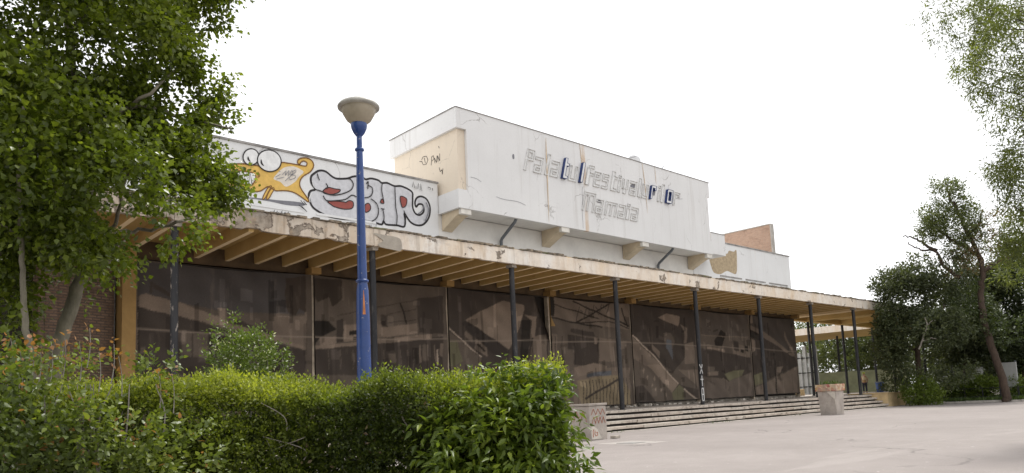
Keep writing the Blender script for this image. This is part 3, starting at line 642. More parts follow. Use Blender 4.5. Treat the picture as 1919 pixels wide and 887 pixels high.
P5 = [(DK, c5([(100,170),(900,240),(900,700),(640,1000),(100,600)])), (LM, c5([(130,560),(480,900),(400,1400),(130,1100)])), (MD, c5b([(200,-200),(560,0),(830,300),(800,480),(200,480)])), (LT, c5([(450,345),(560,285),(722,332),(700,452)])), (LM, c5([(720,425),(812,470),(797,652),(770,652),(772,500)])),
      (MD, c5([(520,530),(610,530),(660,640),(620,760),(540,640)])), (BL, c5([(560,600),(620,620),(640,860),(560,700)])), (LM, c5([(380,660),(480,760),(480,840),(390,740)])), (LM, c5([(780,660),(880,640),(900,900),(780,900)])), (LT, c5b([(520,-40),(700,-40),(890,190),(820,292)])), (DK, c5b([(890,190),(1130,260),(1130,370),(960,240),(940,400),(820,400),(840,300)])),
      (LM, c5b([(890,20),(1120,20),(1120,230),(1000,110)])), (DK, c5b([(370,230),(470,200),(560,300),(610,390),(380,410)])), (GR, c5b([(820,300),(900,200),(960,240),(960,400),(830,400)]))]
for x_, y_, s_ in ((480,30,26),(530,110,22),(612,130,24),(580,210,18),(622,260,18),(690,270,16),(750,320,22),(630,60,16)): P5.append((LT, c5b([(x_-s_*.5,y_),(x_,y_-s_*1.6),(x_+s_*.5,y_-s_*.4),(x_,y_+s_*1.4)])))
P5 += [(WH, z) for z in seglist(c5([(150,560),(300,700),(480,880)])+c5b([(720,0),(890,190)]), 2.0)]+[(WH, z) for z in seglist(c5b([(960,240),(1110,380)]), 2.2)]
P6 = [((.072,.064,.058), c8([(60,90),(440,110),(440,320),(60,310)])), (DK, c8([(60,410),(470,490),(480,610),(280,690),(60,640)])), (MD, c8([(60,300),(450,315),(460,400),(60,400)])), (LT, c8([(105,398),(252,424),(252,446),(105,412)])), (BK, c8([(170,352),(220,255),(262,282),(232,402),(175,395)])),
      (LM, c8([(320,372),(460,398),(466,490),(320,460)])), (DK, c8([(330,350),(370,360),(370,440),(330,430)])), (BK, c8([(385,420),(410,425),(410,450),(385,445)])), (BK, c8([(420,390),(450,395),(450,440),(420,430)])), (LM, c8([(110,610),(200,605),(200,640),(110,645)])),
      ((.098,.085,.075), c8([(100,650),(240,665),(282,690),(480,612),(495,830),(110,845)])), (GR, c8([(250,625),(330,600),(420,590),(400,640),(290,685)])), (MD, c8([(110,560),(170,570),(170,610),(110,605)]))]
P6 += [(LM, z) for z in seglist(c8([(60,300),(160,310),(450,320)]), 1.6)]+[(LM, z) for z in seglist(c8([(235,660),(280,692)]), 2)]
P7 = [((.06,.055,.052), c8([(440,120),(850,150),(850,480),(580,280),(440,210)])), (DK, c8([(440,240),(560,300),(840,490),(860,560),(500,730),(470,500)])), (LT, c8([(458,205),(476,125),(492,205)])), (LM, c8([(440,212),(580,270),(720,380),(840,480),(820,482),(600,332),(440,240)])),
      (BK, c8([(440,245),(560,302),(560,352),(450,312)])), (LM, c8([(500,750),(860,565),(865,810),(500,810)])), (GR, c8([(498,640),(590,600),(600,690),(498,730)])), (LM, c8([(748,260),(770,320),(840,470),(825,475),(750,310)])), (LM, c8([(690,570),(740,560),(720,620),(690,640)])), (LM, c8([(455,320),(510,350),(510,430),(470,470),(455,380)]))]
P7 += [(BK, z) for z in seglist(c8([(668,450),(690,800)]), 2.2)]+[(DK, z) for z in seglist(c8([(668,455),(800,450)]), 1.5)]
def banner(i, polys, label, nu, nv, z0, tear=None):
    xa, xb = X0+BAY*i+(.13 if i == 0 else .06), X0+BAY*(i+1)-.06; z1 = 6.46
    u, v = np.meshgrid(np.linspace(0, 1, nu), np.linspace(0, 1, nv)); r = np.random.default_rng(40+i)
    sag = .10*np.sin(np.pi*u)*v**6                                         # top edge droops between the eyelets
    Xg = xa+(xb-xa)*u; Zg = z0+(z1-z0)*v-sag
    bil = np.zeros_like(u)
    for _ in range(7): a, b, p = r.uniform(.5, 5), r.uniform(.5, 3), r.uniform(0, 6.28); bil += .022*np.sin(a*np.pi*u+b*np.pi*v+p)/max(1, a*.5)
    if tear is not None:                                                   # a top corner has come loose and folded back
        tu, tv, left = tear; du = (u if left else 1-u)/tu; k_ = np.clip(1-du-(1-v)/tv, 0, 1); Zg = Zg-k_*1.9; Xg = Xg+(1 if left else -1)*k_*.35; bil = bil-k_*.25
    Yg = 25.02-np.abs(bil)
    # project every grid point and print the picture on it, supersampled
    col = np.zeros((nv, nu, 3)); reps = 5
    for s_ in range(reps):
        ju, jv = (r.uniform(-.5, .5, u.shape)*(xb-xa)/nu, r.uniform(-.5, .5, u.shape)*(z1-z0)/nv)
        P = np.stack([xa+(xb-xa)*u+ju, np.full_like(u, 25.02), z0+(z1-z0)*v+jv-EYE], -1)
        dx, dy, dz = P@RT, P@UP, P@fw; px, py = CX+FPX*dx/dz, CY-FPX*dy/dz
        px += .5*np.sin(py*.21+i); py += .5*np.sin(px*.17)
        c = np.zeros((nv, nu, 3))+np.array(MD)*.9
        for cc, pl in polys: c[inpoly(px, py, pl)] = cc
        col += c/reps
    for _ in range(46):                                                   # small printed detail, too fine to read
        cu, cv, wu, wv = r.uniform(.02, .98), r.uniform(.03, .9), r.uniform(.006, .05), r.uniform(.01, .05)
        if r.uniform() < .5: wv *= 3.5; wu *= .35
        mk = (np.abs(u-cu) < wu) & (np.abs(v-cv+(u-cu)*r.uniform(-.3, .3)) < wv); col[mk] = col[mk]*r.choice((.6, .75, 1.25, 1.45))
    wob = np.ones_like(u)
    for _ in range(10): a, b, p = r.uniform(2, 40), r.uniform(2, 40), r.uniform(0, 6.28); wob += .03*np.sin(a*u+b*v+p)
    col *= wob[..., None]
    seamv = (z0+(z1-z0)*v); sm = np.exp(-((seamv-4.22+.12*np.sin(2*u+i))/.03)**2); col = col*(1-.55*sm[..., None])+np.array((.24,.21,.18))*.55*sm[..., None]
    me = bpy.data.meshes.new('mesh_banner'); V = np.stack([Xg, Yg, Zg], -1).reshape(-1, 3); o0 = np.array([(xa+xb)/2, 25.02, z0]); V = V-o0
    idx = np.arange(nu*nv).reshape(nv, nu); Q = np.stack([idx[:-1, :-1], idx[:-1, 1:], idx[1:, 1:], idx[1:, :-1]], -1).reshape(-1, 4)
    me.from_pydata(V.tolist(), [], Q.tolist()); me.polygons.foreach_set('use_smooth', np.ones(len(Q), bool))
    at_ = me.color_attributes.new('print', 'FLOAT_COLOR', 'POINT'); at_.data.foreach_set('color', np.concatenate([col.reshape(-1, 3), np.ones((nu*nv, 1))], 1).astype(np.float32).ravel()); me.update()
    t = thing('mesh_banner', label, 'banner', tuple(o0), 'dark mesh banners hung between the mullions')
    link('mesh_sheet', me, 'banner_mesh', t, tuple(o0)); rod = MB().tube([(xa, 25.05, z1-.02), ((xa+xb)/2, 25.05, z1-.06), (xb, 25.05, z1-.02)], .02, 6); rod.build('top_cord', 'dark_interior', t)
    MB().tube([(xa, 25.0, z0+.02), (xb, 25.0, z0+.02)], .025, 6).build('bottom_hem', 'dark_interior', t)
LB = 'dark mesh banner printed with '
banner(0, P1, LB+'a long slanting pale roof band, beside the ochre pillar', 170, 130, .95)
banner(1, P2, LB+'a low pale building, behind the blue lamp post', 150, 130, .95)
banner(2, P3, LB+'a big pale tilted roof seen from above', 130, 120, .95, (.16, .42, False))
banner(3, P4, LB+'roof trusses above a stage and rows of seats', 130, 130, .98)
banner(4, P5, LB+'an aerial view of a diagonal road and parked cars', 110, 120, 1.05)
banner(5, P6, LB+'a dark gabled house and a small windowed building', 90, 110, 1.05)
banner(6, P7, LB+'a diagonal pale beam and narrow dark door line', 80, 110, 1.12)

# ================================================================== STREET LAMP
LD = 9.8
lx, ly, _ = at(680.5, 600, LD)
def lz(y): return float(at(679, y, LD)[2])
lamp = thing('street_lamp', 'tall blue painted lamp post with a bowl lantern, rising behind the hedge', 'lamp post', (lx, ly, 0))
pole = MB().lathe((lx, ly, 0), [(.17, 0), (.17, .03), (.095, .06), (.092, lz(690)), (.088, lz(600)), (.078, lz(545)), (.066, lz(532))], 20).build('lower_pole', 'lamp_blue', lamp)
MB().lathe((lx, ly, 0), [(.064, lz(533)), (.062, lz(500)), (.050, lz(330)), (.043, lz(282)), (.038, lz(276)), (.036, lz(250))], 20).build('upper_pole', 'lamp_blue', lamp)
for y_, r_ in ((527, .084), (281, .062)):
    MB().lathe((lx, ly, lz(y_)), [(r_*.75, -.022), (r_, -.014), (r_, .010), (r_*.72, .022)], 20).build('collar', 'lamp_blue', lamp)
MB().lathe((lx, ly, 0), [(.040, lz(256)), (.075, lz(250)), (.102, lz(242)), (.112, lz(235)), (.105, lz(232))], 24).build('lantern_cup', 'lamp_blue', lamp)
MB().lathe((lx, ly, 0), [(.104, lz(233)), (.165, lz(226)), (.212, lz(215)), (.240, lz(205)), (.236, lz(204))], 28).build('lantern_bowl', 'lamp_glass', lamp)
hat = MB().lathe((lx, ly, 0), [(.20, lz(205.5)), (.280, lz(204)), (.284, lz(201)), (.255, lz(196)), (.17, lz(190.5)), (.08, lz(187.5)), (.035, lz(186.5))], 28).build('lantern_cap', 'lamp_cap', lamp)
MB().lathe((lx, ly, 0), [(.03, lz(187.2)), (.028, lz(184.5)), (.012, lz(183.5))], 12).build('finial', 'lamp_cap', hat)
tocam = math.atan2(-ly, -lx)
hp = MB()
rows_ = [(545.5, .002, .080), (565, .010, .0855), (590, .019, .0905), (591, .019, .0905)]
vs = []
for y_, h_, r_ in rows_:
    for t_ in (-h_, h_): a_ = tocam+.18+t_/r_; vs.append((lx+r_*math.cos(a_)+0, ly+r_*math.sin(a_), lz(y_)))
hp.add(vs, [(0,1,3,2),(2,3,5,4),(4,5,7,6)]); hp.build('rust_slit', 'rust_orange', pole)

# ================================================================== PLINTHS AND SMALL THINGS ON THE PLAZA
p1 = thing('concrete_plinth', 'low square concrete plinth with red scribbles, beside the hedge end', 'plinth', (19.0, 17.0, 0))
MB().box(18.55, 19.42, 16.53, 17.4, -.05, 1.14, 0, .01).build('shaft', 'plinth_concrete', p1, None, .03)
MB().box(18.52, 19.45, 16.50, 17.43, 1.142, 1.22, 0, .008).build('top_slab', 'plinth_concrete', p1, None, .015)
def zig(m, X, Y, z, wd, h, n, horiz):
    pts = []
    for i in range(n*2+1): pts.append((i/(n*2)*wd, (i % 2)*h))
    for (u0, v0), (u1, v1) in zip(pts[:-1], pts[1:]):
        a = (X+u0, Y, z+v0) if horiz else (X, Y+u0, z+v0); b = (X+u1, Y, z+v1) if horiz else (X, Y+u1, z+v1); m.tube([a, b], .007, 4)
sc_ = MB(); zig(sc_, 18.63, 16.515, .84, .7, .2, 3, True); zig(sc_, 18.66, 16.515, .55, .66, .22, 4, True); sc_.build('scribble', 'g_rust', p1)
sc_ = MB(); zig(sc_, 18.535, 16.65, .62, .6, .35, 2, False); sc_.build('scribble', 'g_rust', p1)
MB().prism([(18.58,.03),(18.58,.42),(18.64,.46),(18.76,.44),(18.9,.36),(18.98,.2),(19.05,.1),(19.15,.03)], 16.505, 16.52, 'Y').build('pale_patch', 'plinth_pale', p1)
sc_ = MB(); sc_.tube([(18.66,16.5,.1),(18.66,16.5,.3),(18.7,16.5,.36)], .012, 4); sc_.tube([(18.76,16.5,.32),(18.74,16.5,.2),(18.8,16.5,.14),(18.88,16.5,.16),(18.88,16.5,.26),(18.8,16.5,.24)], .012, 4); sc_.build('painted_mark', 'g_rust', p1)
p2 = thing('concrete_plinth', 'cracked concrete plinth with a coloured mosaic rim and weeds on top', 'plinth', (38.7, 17.4, 0))
MB().add([(38.27,16.99,-.05),(39.12,16.99,-.05),(39.12,17.86,-.05),(38.27,17.86,-.05),(38.22,16.94,1.23),(39.18,16.94,1.23),(39.18,17.92,1.23),(38.22,17.92,1.23)],
         [(3,2,1,0),(4,5,6,7),(0,1,5,4),(1,2,6,5),(2,3,7,6),(3,0,4,7)]).build('shaft', 'plinth_concrete', p2, None, .03)
MB().box(38.15, 39.25, 16.87, 17.99, 1.233, 1.58, 0, .012).build('mosaic_rim', 'mosaic_cap', p2, None, .02)
MB().prism([(16.98,1.22),(17.42,1.22),(17.30,1.10),(17.14,.92),(17.02,.8),(16.975,.3)], 38.19, 38.215, 'X').build('pale_patch', 'plinth_pale', p2)
MB().box(38.2, 39.2, 16.92, 17.94, 1.5, 1.60).build('soil', 'soil', p2)
rb = MB().box(19.5, 19.85, 16.30, 16.52, 0, .09, .2, .01).build('stone_block', 'capital_concrete', None, (19.67, 16.4, 0), .01); tag(rb, 'small dark stone block lying at the foot of the scribbled plinth', 'stone')
mh = thing('drain_cover', 'worn drain cover with pale concrete surround set in the plaza', 'drain cover', (17.6, 14.2, 0))
MB().add([(17.15,13.6,.004),(18.5,13.35,.004),(18.7,14.9,.004),(17.1,15.1,.004)], [(0,1,2,3)]).build('surround', 'surround_concrete', mh)
MB().box(17.4, 18.1, 13.9, 14.5, -.02, .016, .1).build('cover', 'coping_metal', mh)

# ================================================================== ROOF EQUIPMENT
ds = thing('satellite_dish', 'small white satellite dish standing on the roof of the raised block', 'satellite dish', (32.45, 24.6, 14.1))
dm = MB(); ax = Vector((-.55, -.75, .35)).normalized(); e1 = ax.orthogonal().normalized(); e2 = ax.cross(e1); c0 = Vector((32.45, 24.55, 14.52)); vs = []
for r_, h_ in ((.02, 0), (.12, .012), (.24, .05), (.36, .11), (.37, .10), (.24, .035), (.10, -.005)):
    vs += [c0+(e1*math.cos(t)+e2*math.sin(t))*r_+ax*h_ for t in [2*math.pi*j/20 for j in range(20)]]
dm.add(vs, [(i*20+j, i*20+(j+1) % 20, (i+1)*20+(j+1) % 20, (i+1)*20+j) for i in range(6) for j in range(20)], True); dm.build('reflector', 'dish_white', ds)
MB().tube([(32.45, 24.6, 14.1), (32.45, 24.62, 14.5)], .025, 8).build('mast', 'drain_grey', ds)
MB().tube([tuple(c0-e2*.3+ax*.05), tuple(c0+ax*.42)], .012, 6).build('feed_arm', 'drain_grey', ds)
an = MB().tube([(34.6, 24.2, 14.08), (34.62, 24.2, 14.45), (34.8, 24.2, 14.6)], .02, 6).build('bent_aerial', 'drain_grey', None, (34.6, 24.2, 14.1)); tag(an, 'short bent grey aerial on the roof edge of the raised block', 'aerial')

# ================================================================== BEYOND THE CANOPY
wing = thing('walkway_canopy', 'weathered flat walkway roof on dark columns behind the main canopy', 'canopy', (75, 36, 0))
MB().box(70.9, 82, 27.7, 50, 6.80, 7.33).build('roof_slab', 'ochre_paint', wing)
MB().box(70.75, 70.897, 27.6, 50, 6.74, 7.38).build('fascia', 'fascia_paint', wing)
for x, y in ((71.3, 33.4), (77.3, 33.6), (71.3, 40.0), (77.3, 40.0)): column(x, y, TZ, 6.79, wing, False)
w0, w1 = at(1475, 720, 84), at(1700, 720, 82)
bwall = MB().prism([(w0[0], w0[1]), (w1[0], w1[1]), (w1[0]+.3, w1[1]+.3), (w0[0]+.3, w0[1]+.3)], -.2, 3.0, 'Z').build('boundary_wall', 'wall_olive', None, (w1[0], w1[1], 0)); tag(bwall, 'pale olive boundary wall behind the canopy columns and trees', 'wall')
ga, gb = at(1492, 700, 80), at(1530, 700, 80)
gt = thing('white_gate', 'tall white barred gate beyond the end of the hall', 'gate', (ga[0], ga[1], TZ))
for i in range(5):
    x, y = ga[:2]+(gb[:2]-ga[:2])*i/4; MB().box(x-.17, x+.17, y-.17, y+.17, TZ-.05, 5.7-.7*(i % 2)).build('gate_post', 'gate_white', gt)
for z_ in (1.6, 3.0, 4.5): MB().tube([(ga[0]-.2, ga[1], z_), (gb[0]-.2, gb[1], z_)], .05, 5).build('rail', 'black_iron', gt)
for i in range(17):
    x, y = ga[:2]+(gb[:2]-ga[:2])*i/16; MB().tube([(x-.1, y, TZ), (x-.1, y, 4.3)], .03, 5).build('bar', 'gate_white', gt)
lw = MB().box(51.6, 60, 29.2, 29.5, TZ, TZ+.55).build('low_wall', 'cheek_plaster', None, (56, 29.3, TZ), .02); tag(lw, 'low cream wall just past the last banner under the open canopy', 'wall')

# kerb and planted bed
kb = MB(); pts = [(54.7, 19.35), (55.6, 16), (56.3, 12), (56.8, 6), (57.2, -4), (57.6, -30)]
bed = [(x+.2, y) for x, y in pts]+[(140, -30), (140, 20.6), (54.9, 20.6)]
MB().prism(bed, -.05, .09, 'Z').build('planting_bed', 'lawn_soil')['kind'] = 'structure'
kerb = MB()
for (x0, y0), (x1, y1) in zip(pts[:-1], pts[1:]):
    n = max(1, int(math.hypot(x1-x0, y1-y0)/1.0))
    for i in range(n):
        a = Vector((x0+(x1-x0)*i/n, y0+(y1-y0)*i/n, 0)); b = Vector((x0+(x1-x0)*(i+1)/n, y0+(y1-y0)*(i+1)/n, 0)); d_ = (b-a).normalized(); nn = Vector((-d_.y, d_.x, 0))*.16; b = b-d_*.02
        z_ = .13+random.uniform(-.012, .012)
        kk = MB().add([(*a.xy, -.05), (*b.xy, -.05), (*(b+nn).xy, -.05), (*(a+nn).xy, -.05), (*a.xy, z_), (*b.xy, z_), (*(b+nn).xy, z_), (*(a+nn).xy, z_)], [(3,2,1,0),(4,5,6,7),(0,1,5,4),(1,2,6,5),(2,3,7,6),(3,0,4,7)])
        o = kk.build('kerb_stone', 'kerb_concrete', bpy.data.objects['planting_bed'], tuple(a))
fe = thing('low_fence', 'low black iron fence along the planted bed under the dark trees', 'fence', (58.5, 12, .09))
fp = [(57.0, 18.6), (57.6, 15.5), (58.3, 11.5), (58.7, 6), (59.0, 0)]
for (x0, y0), (x1, y1) in zip(fp[:-1], fp[1:]):
    n = int(math.hypot(x1-x0, y1-y0)/.9)
    for i in range(n):
        x, y = x0+(x1-x0)*i/n, y0+(y1-y0)*i/n; MB().box(x-.035, x+.035, y-.035, y+.035, .05, 1.05).build('post', 'black_iron', fe)
    for z_ in (.35, .92): MB().tube([(x0, y0, z_), (x1, y1, z_)], .028, 5).build('rail', 'black_iron', fe)
nb = thing('notice_board', 'white notice board on posts standing among the dark trees', 'board', (66, 12.6, .09))
bp_ = at(1888, 700, 60.5); bx0, by0 = bp_[0], bp_[1]; nb.location = (bx0, by0, .09); ORG[nb] = Vector((bx0, by0, .09))
MB().box(bx0-.06, bx0+.06, by0-.6, by0+.6, .9, 2.6, -.2).build('panel', 'board_white', nb)
for s_ in (-.5, .5): MB().box(bx0-.05+.09, bx0+.15, by0+s_-.05, by0+s_+.05, 0, 2.7).build('post', 'drain_grey', nb)
for i, (x_, d_, h_) in enumerate(((1822, 61.5, 2.0), (1836, 61.8, 2.4), (1768, 60.8, 1.9))):
    q = at(x_, 700, d_); o = MB().lathe((q[0], q[1], 0), [(.3, 0), (.3, .3), (.17, .4), (.15, h_*.8), (.24, h_*.86), (.24, h_)], 12).build('white_pedestal', 'gate_white', None, (q[0], q[1], 0))
    tag(o, 'slim white stone pedestal half hidden beneath the dark trees', 'pedestal', 'white pedestals under the trees')

# ================================================================== PERSON
pc = onz(1622, 736.5, TZ)
person = thing('person', 'person in a lime cap and pale vest standing under the canopy', 'person', (pc[0], pc[1], TZ))
fa = math.atan2(pc[1], pc[0])                                        # faces away from the plaza
def pw(f_, s_, z_):                                                  # forward, side, height -> world
    return Vector((pc[0]+f_*math.cos(fa)-s_*math.sin(fa), pc[1]+f_*math.sin(fa)+s_*math.cos(fa), TZ+z_))
def skin(name, verts, edges, rad, mat, parent, root=0, sub=2):
    me = bpy.data.meshes.new(name); me.from_pydata([tuple(pw(*v)-ORG[parent]) for v in verts], edges, [])
    o = link(name, me, mat, parent, ORG[parent]); bm = bmesh.new(); bm.from_mesh(me); ly_ = bm.verts.layers.skin.verify(); bm.verts.ensure_lookup_table()
    for i, v in enumerate(bm.verts): v[ly_].radius = (rad[i], rad[i]) if not isinstance(rad[i], tuple) else rad[i]; v[ly_].use_root = (i == root)
    bm.to_mesh(me); bm.free(); md = o.modifiers.new('skin', 'SKIN'); md.use_smooth_shade = True; sb = o.modifiers.new('sub', 'SUBSURF'); sb.levels = sub; sb.render_levels = sub
    return o
V, E_, R_ = [], [], []
def chain(pts, rad, start=None):
    prev = start
    for p, r in zip(pts, rad):
        V.append(p); R_.append(r)
        if prev is not None: E_.append((prev, len(V)-1))
        prev = len(V)-1
    return prev
hip = chain([(0,0,.92)], [.145]); ch_ = chain([(0,0,1.10),(0.01,0,1.28),(.01,0,1.40)], [.14,.155,.13], hip); nk = chain([(.02,0,1.48),(.035,0,1.55),(.05,0,1.63)], [.055,.085,.09], ch_); chain([(.05,0,1.69)], [.06], nk)
for s_, hand in ((-1, (.22, -.24, .98)), (1, (.06, .27, .82))):
    el = (.02, .255*s_, 1.12); wr = chain([(.01,.165*s_,1.38),el,((hand[0]+el[0])/2,(hand[1]+el[1])/2,(hand[2]+el[2])/2),hand], [.068,.05,.042,.032], ch_)
    pl_ = chain([(hand[0]+.02,hand[1],hand[2]-.06)], [.036], wr)
    for k_ in range(4): chain([(hand[0]+.03+.018*k_-.02,hand[1]+.012*s_,hand[2]-.10),(hand[0]+.035+.018*k_-.02,hand[1]+.006*s_,hand[2]-.15+.008*abs(k_-1))], [.010,.008], pl_)
    chain([(hand[0]+.055,hand[1]-.01*s_,hand[2]-.05),(hand[0]+.07,hand[1]-.012*s_,hand[2]-.085)], [.012,.009], wr)
    kn = chain([(.0,.10*s_,.84),(.03,.11*s_,.48),(-.02,.115*s_,.10),(-.03,.115*s_,.05),(.10,.125*s_,.03)], [.105,.068,.05,.045,.035], hip)
skin('body', V, E_, R_, 'skin', person)
skin('trousers', [(0,0,.98),(0,.1,.84),(.03,.11,.48),(-.02,.115,.11),(0,-.1,.84),(.03,-.11,.48),(-.02,-.115,.11)], [(0,1),(1,2),(2,3),(0,4),(4,5),(5,6)], [.165,.125,.088,.075,.125,.088,.075], 'trousers_dark', person)
skin('vest', [(0,0,1.06),(0.01,0,1.26),(.01,0,1.40),(.01,.15,1.38),(.01,-.15,1.38)], [(0,1),(1,2),(2,3),(2,4)], [.178,.185,.15,.085,.085], 'vest_pale', person)
skin('vest_hem', [(0,0,.98),(0,0,1.04)], [(0,1)], [.19,.19], 'vest_yellow', person)
skin('cap', [(.045,0,1.665),(.045,0,1.70),(.15,0,1.665)], [(0,1),(0,2)], [.098,.08,.04], 'cap_lime', person)
skin('hair', [(.02,0,1.60),(.03,0,1.64)], [(0,1)], [.085,.09], 'hair_dark', person)
for s_ in (-1, 1): skin('shoe', [(-.05,.115*s_,.05),(.12,.125*s_,.04)], [(0,1)], [.058,.048], 'shoe_black', person)
bc = onz(1650, 735, TZ)
lb = thing('litter_bin', 'dark blue litter bin on the terrace past the person in the lime cap', 'bin', (bc[0], bc[1], TZ))
MB().lathe((bc[0], bc[1], TZ), [(.26, 0), (.30, .1), (.36, .85), (.33, .86), (.30, .2)], 14).build('drum', 'bin_blue', lb); MB().lathe((bc[0], bc[1], TZ), [(.39, .84), (.39, .92), (.34, .92), (.34, .86)], 14).build('rim', 'drain_grey', lb)

# ================================================================== FOLIAGE
T2 = (np.array([(0,0,0),(.27,.42,.07),(0,1,-.06),(-.27,.42,.07)]), [(0,1,2),(0,2,3)])
TA = (np.array([(0,0,0),(.20,.30,.05),(.15,.62,.02),(0,1.05,-.16),(-.15,.62,.02),(-.20,.30,.05),(0,.42,-.03)]), [(0,1,6),(1,2,6),(2,3,6),(3,4,6),(4,5,6),(5,0,6)])    # narrow pointed leaf
T6 = (np.array([(0,0,0),(.30,.24,.06),(.27,.58,.03),(0,1,-.13),(-.27,.58,.03),(-.30,.24,.06),(0,.42,-.02)]), [(0,1,6),(1,2,6),(2,3,6),(3,4,6),(4,5,6),(5,0,6)])
TP = (np.array([(0,0,0),(.40,.34,.05),(0,1,-.10),(-.40,.34,.05),(0,.42,-.03)]), [(0,1,4),(1,2,4),(2,3,4),(3,0,4)])    # broad poplar leaf
TN = (np.array([(0,0,0),(.13,.40,.03),(0,1,-.10),(-.13,.40,.03)]), T2[1])                                               # narrow leaf
def unit(a): return a/np.maximum(np.linalg.norm(a, axis=1, keepdims=True), 1e-9)
def leaf_mesh(name, P, D, Nn, size, tone, tmpl, mat, parent, kind=None):
    tv, tf = tmpl; n = len(P); D = unit(D); X = unit(np.cross(D, Nn)); Z = np.cross(X, D)
    V = P[:, None, :]+size[:, None, None]*(tv[None, :, 0:1]*X[:, None, :]+tv[None, :, 1:2]*D[:, None, :]+tv[None, :, 2:3]*Z[:, None, :])
    k_ = len(tv); o0 = np.array(ORG[parent]) if parent else np.zeros(3); V = (V.reshape(-1, 3)-o0)
    F_ = (np.array(tf)[None]+(np.arange(n)*k_)[:, None, None]).reshape(-1, 3)
    me = bpy.data.meshes.new(name); me.vertices.add(len(V)); me.vertices.foreach_set('co', V.astype(np.float32).ravel())
    me.loops.add(F_.size); me.loops.foreach_set('vertex_index', F_.astype(np.int32).ravel())
    me.polygons.add(len(F_)); me.polygons.foreach_set('loop_start', np.arange(0, F_.size, 3, dtype=np.int32))
    me.update(calc_edges=True)
    a = me.attributes.new('tone', 'FLOAT', 'POINT'); a.data.foreach_set('value', np.repeat(tone, k_).astype(np.float32))
    o = link(name, me, mat, parent, tuple(o0))
    if kind: o['kind'] = kind
    return o
def sprigs(B, Dr, L, k_, size, rg, spread=.9, droop=0.0, updown=.6):
    """k leaves set alternately along each shoot"""
    n = len(B); j = np.arange(k_)[None, :]; Dr = unit(Dr); h = unit(np.cross(Dr, rg.normal(size=(n, 3)))); g = np.cross(Dr, h)
    s_ = (j+.5)/k_; ang = j*2.4+rg.uniform(0, 6.28, (n, 1)); L = np.broadcast_to(np.asarray(L), (n,))
    rad = np.cos(ang)[..., None]*h[:, None]+np.sin(ang)[..., None]*g[:, None]
    P = B[:, None]+Dr[:, None]*(s_*L[:, None])[..., None]+rad*(.06*L[:, None, None])
    sp = spread*(1.15-.6*s_)[..., None]; D = Dr[:, None]*(1-.35*sp)+rad*sp; D[..., 2] -= droop
    D = D.reshape(-1, 3)+rg.normal(0, .18, (n*k_, 3)); P = P.reshape(-1, 3)
    Nn = np.array([0, 0, updown])+rg.normal(0, .45, (n*k_, 3))+.3*rad.reshape(-1, 3); sz = size*rg.uniform(.65, 1.25, n*k_)*(1.05-.35*np.tile(s_[0], n))
    return P, unit(D), unit(Nn), sz, np.repeat(np.arange(n), k_)
def fnoise(P, sc, seed):
    r = np.random.default_rng(seed); v = np.zeros(len(P))
    for i in range(9):
        k_ = r.normal(size=3); k_ = k_/np.linalg.norm(k_)*sc*r.uniform(.6, 1.8); v += np.sin(P@k_+r.uniform(0, 6.28))
    return v/3.0
def in_blobs(n, blobs, rg, surf=.5):
    vol = np.array([b[1][0]*b[1][1]*b[1][2] for b in blobs])**.64; ix = rg.choice(len(blobs), n, p=vol/vol.sum())
    c = np.array([b[0] for b in blobs])[ix]; r = np.array([b[1] for b in blobs])[ix]; d_ = unit(rg.normal(size=(n, 3)))
    q = (1-surf)*rg.uniform(0, 1, n)**(1/3)+surf*rg.uniform(.75, 1.0, n)
    return c+d_*r*q[:, None], d_
def crown(name, parent, blobs, ns, k_, L, size, tmpl, mat, seed, surf=.4, gap=None, gsc=1.2, droop=.1, upbias=.5, spread=.9, tone_sc=1.0, accent=0.0):
    rg = np.random.default_rng(seed); B, Dn = in_blobs(ns, blobs, rg, surf)
    if gap is not None: kp = fnoise(B, gsc, seed+1) > gap; B, Dn = B[kp], Dn[kp]
    dr = Dn+np.array([0, 0, upbias])+rg.normal(0, .45, B.shape)
    P, D, Nn, sz, si = sprigs(B, dr, L*rg.uniform(.6, 1.3, len(B)), k_, size, rg, spread, droop)
    t = .42+.24*fnoise(B, tone_sc, seed+2)[si]+rg.normal(0, .2, len(P)); t = np.clip(t, 0, .92)
    if accent: t[rg.uniform(size=len(t)) < accent] = .98
    return leaf_mesh(name, P, D, Nn, sz, t, tmpl, mat, parent, 'stuff')
def limb(parent, pts, r0, r1, mat, name='limb', seg=7, wob=.0):
    P = cr_spline([tuple(p) for p in pts], 5)
    if wob: P = [P[0]]+[p+np.array([random.gauss(0, wob) for _ in range(3)]) for p in P[1:]]
    return MB().tube(P, list(np.linspace(r0, r1, len(P))), seg).build(name, mat, parent)
def rag(blobs, n, seed, lo=.28, hi=.5):
    r = np.random.default_rng(seed); out_ = []
    for c, q in blobs:
        out_.append((c, tuple(.8*v for v in q)))
        for i in range(n):
            d_ = unit(r.normal(size=(1, 3)))[0]; k_ = r.uniform(lo, hi); out_.append((c+d_*np.array(q)*r.uniform(.75, 1.15), tuple(v*k_ for v in q)))
    return out_
def bl(x, y, d, rx, rz=None, ry=None):        # an ellipsoid seen at a pixel, at ground distance d, radii in metres
    return (at(x, y, d), (rx, ry or rx, rz or rx))

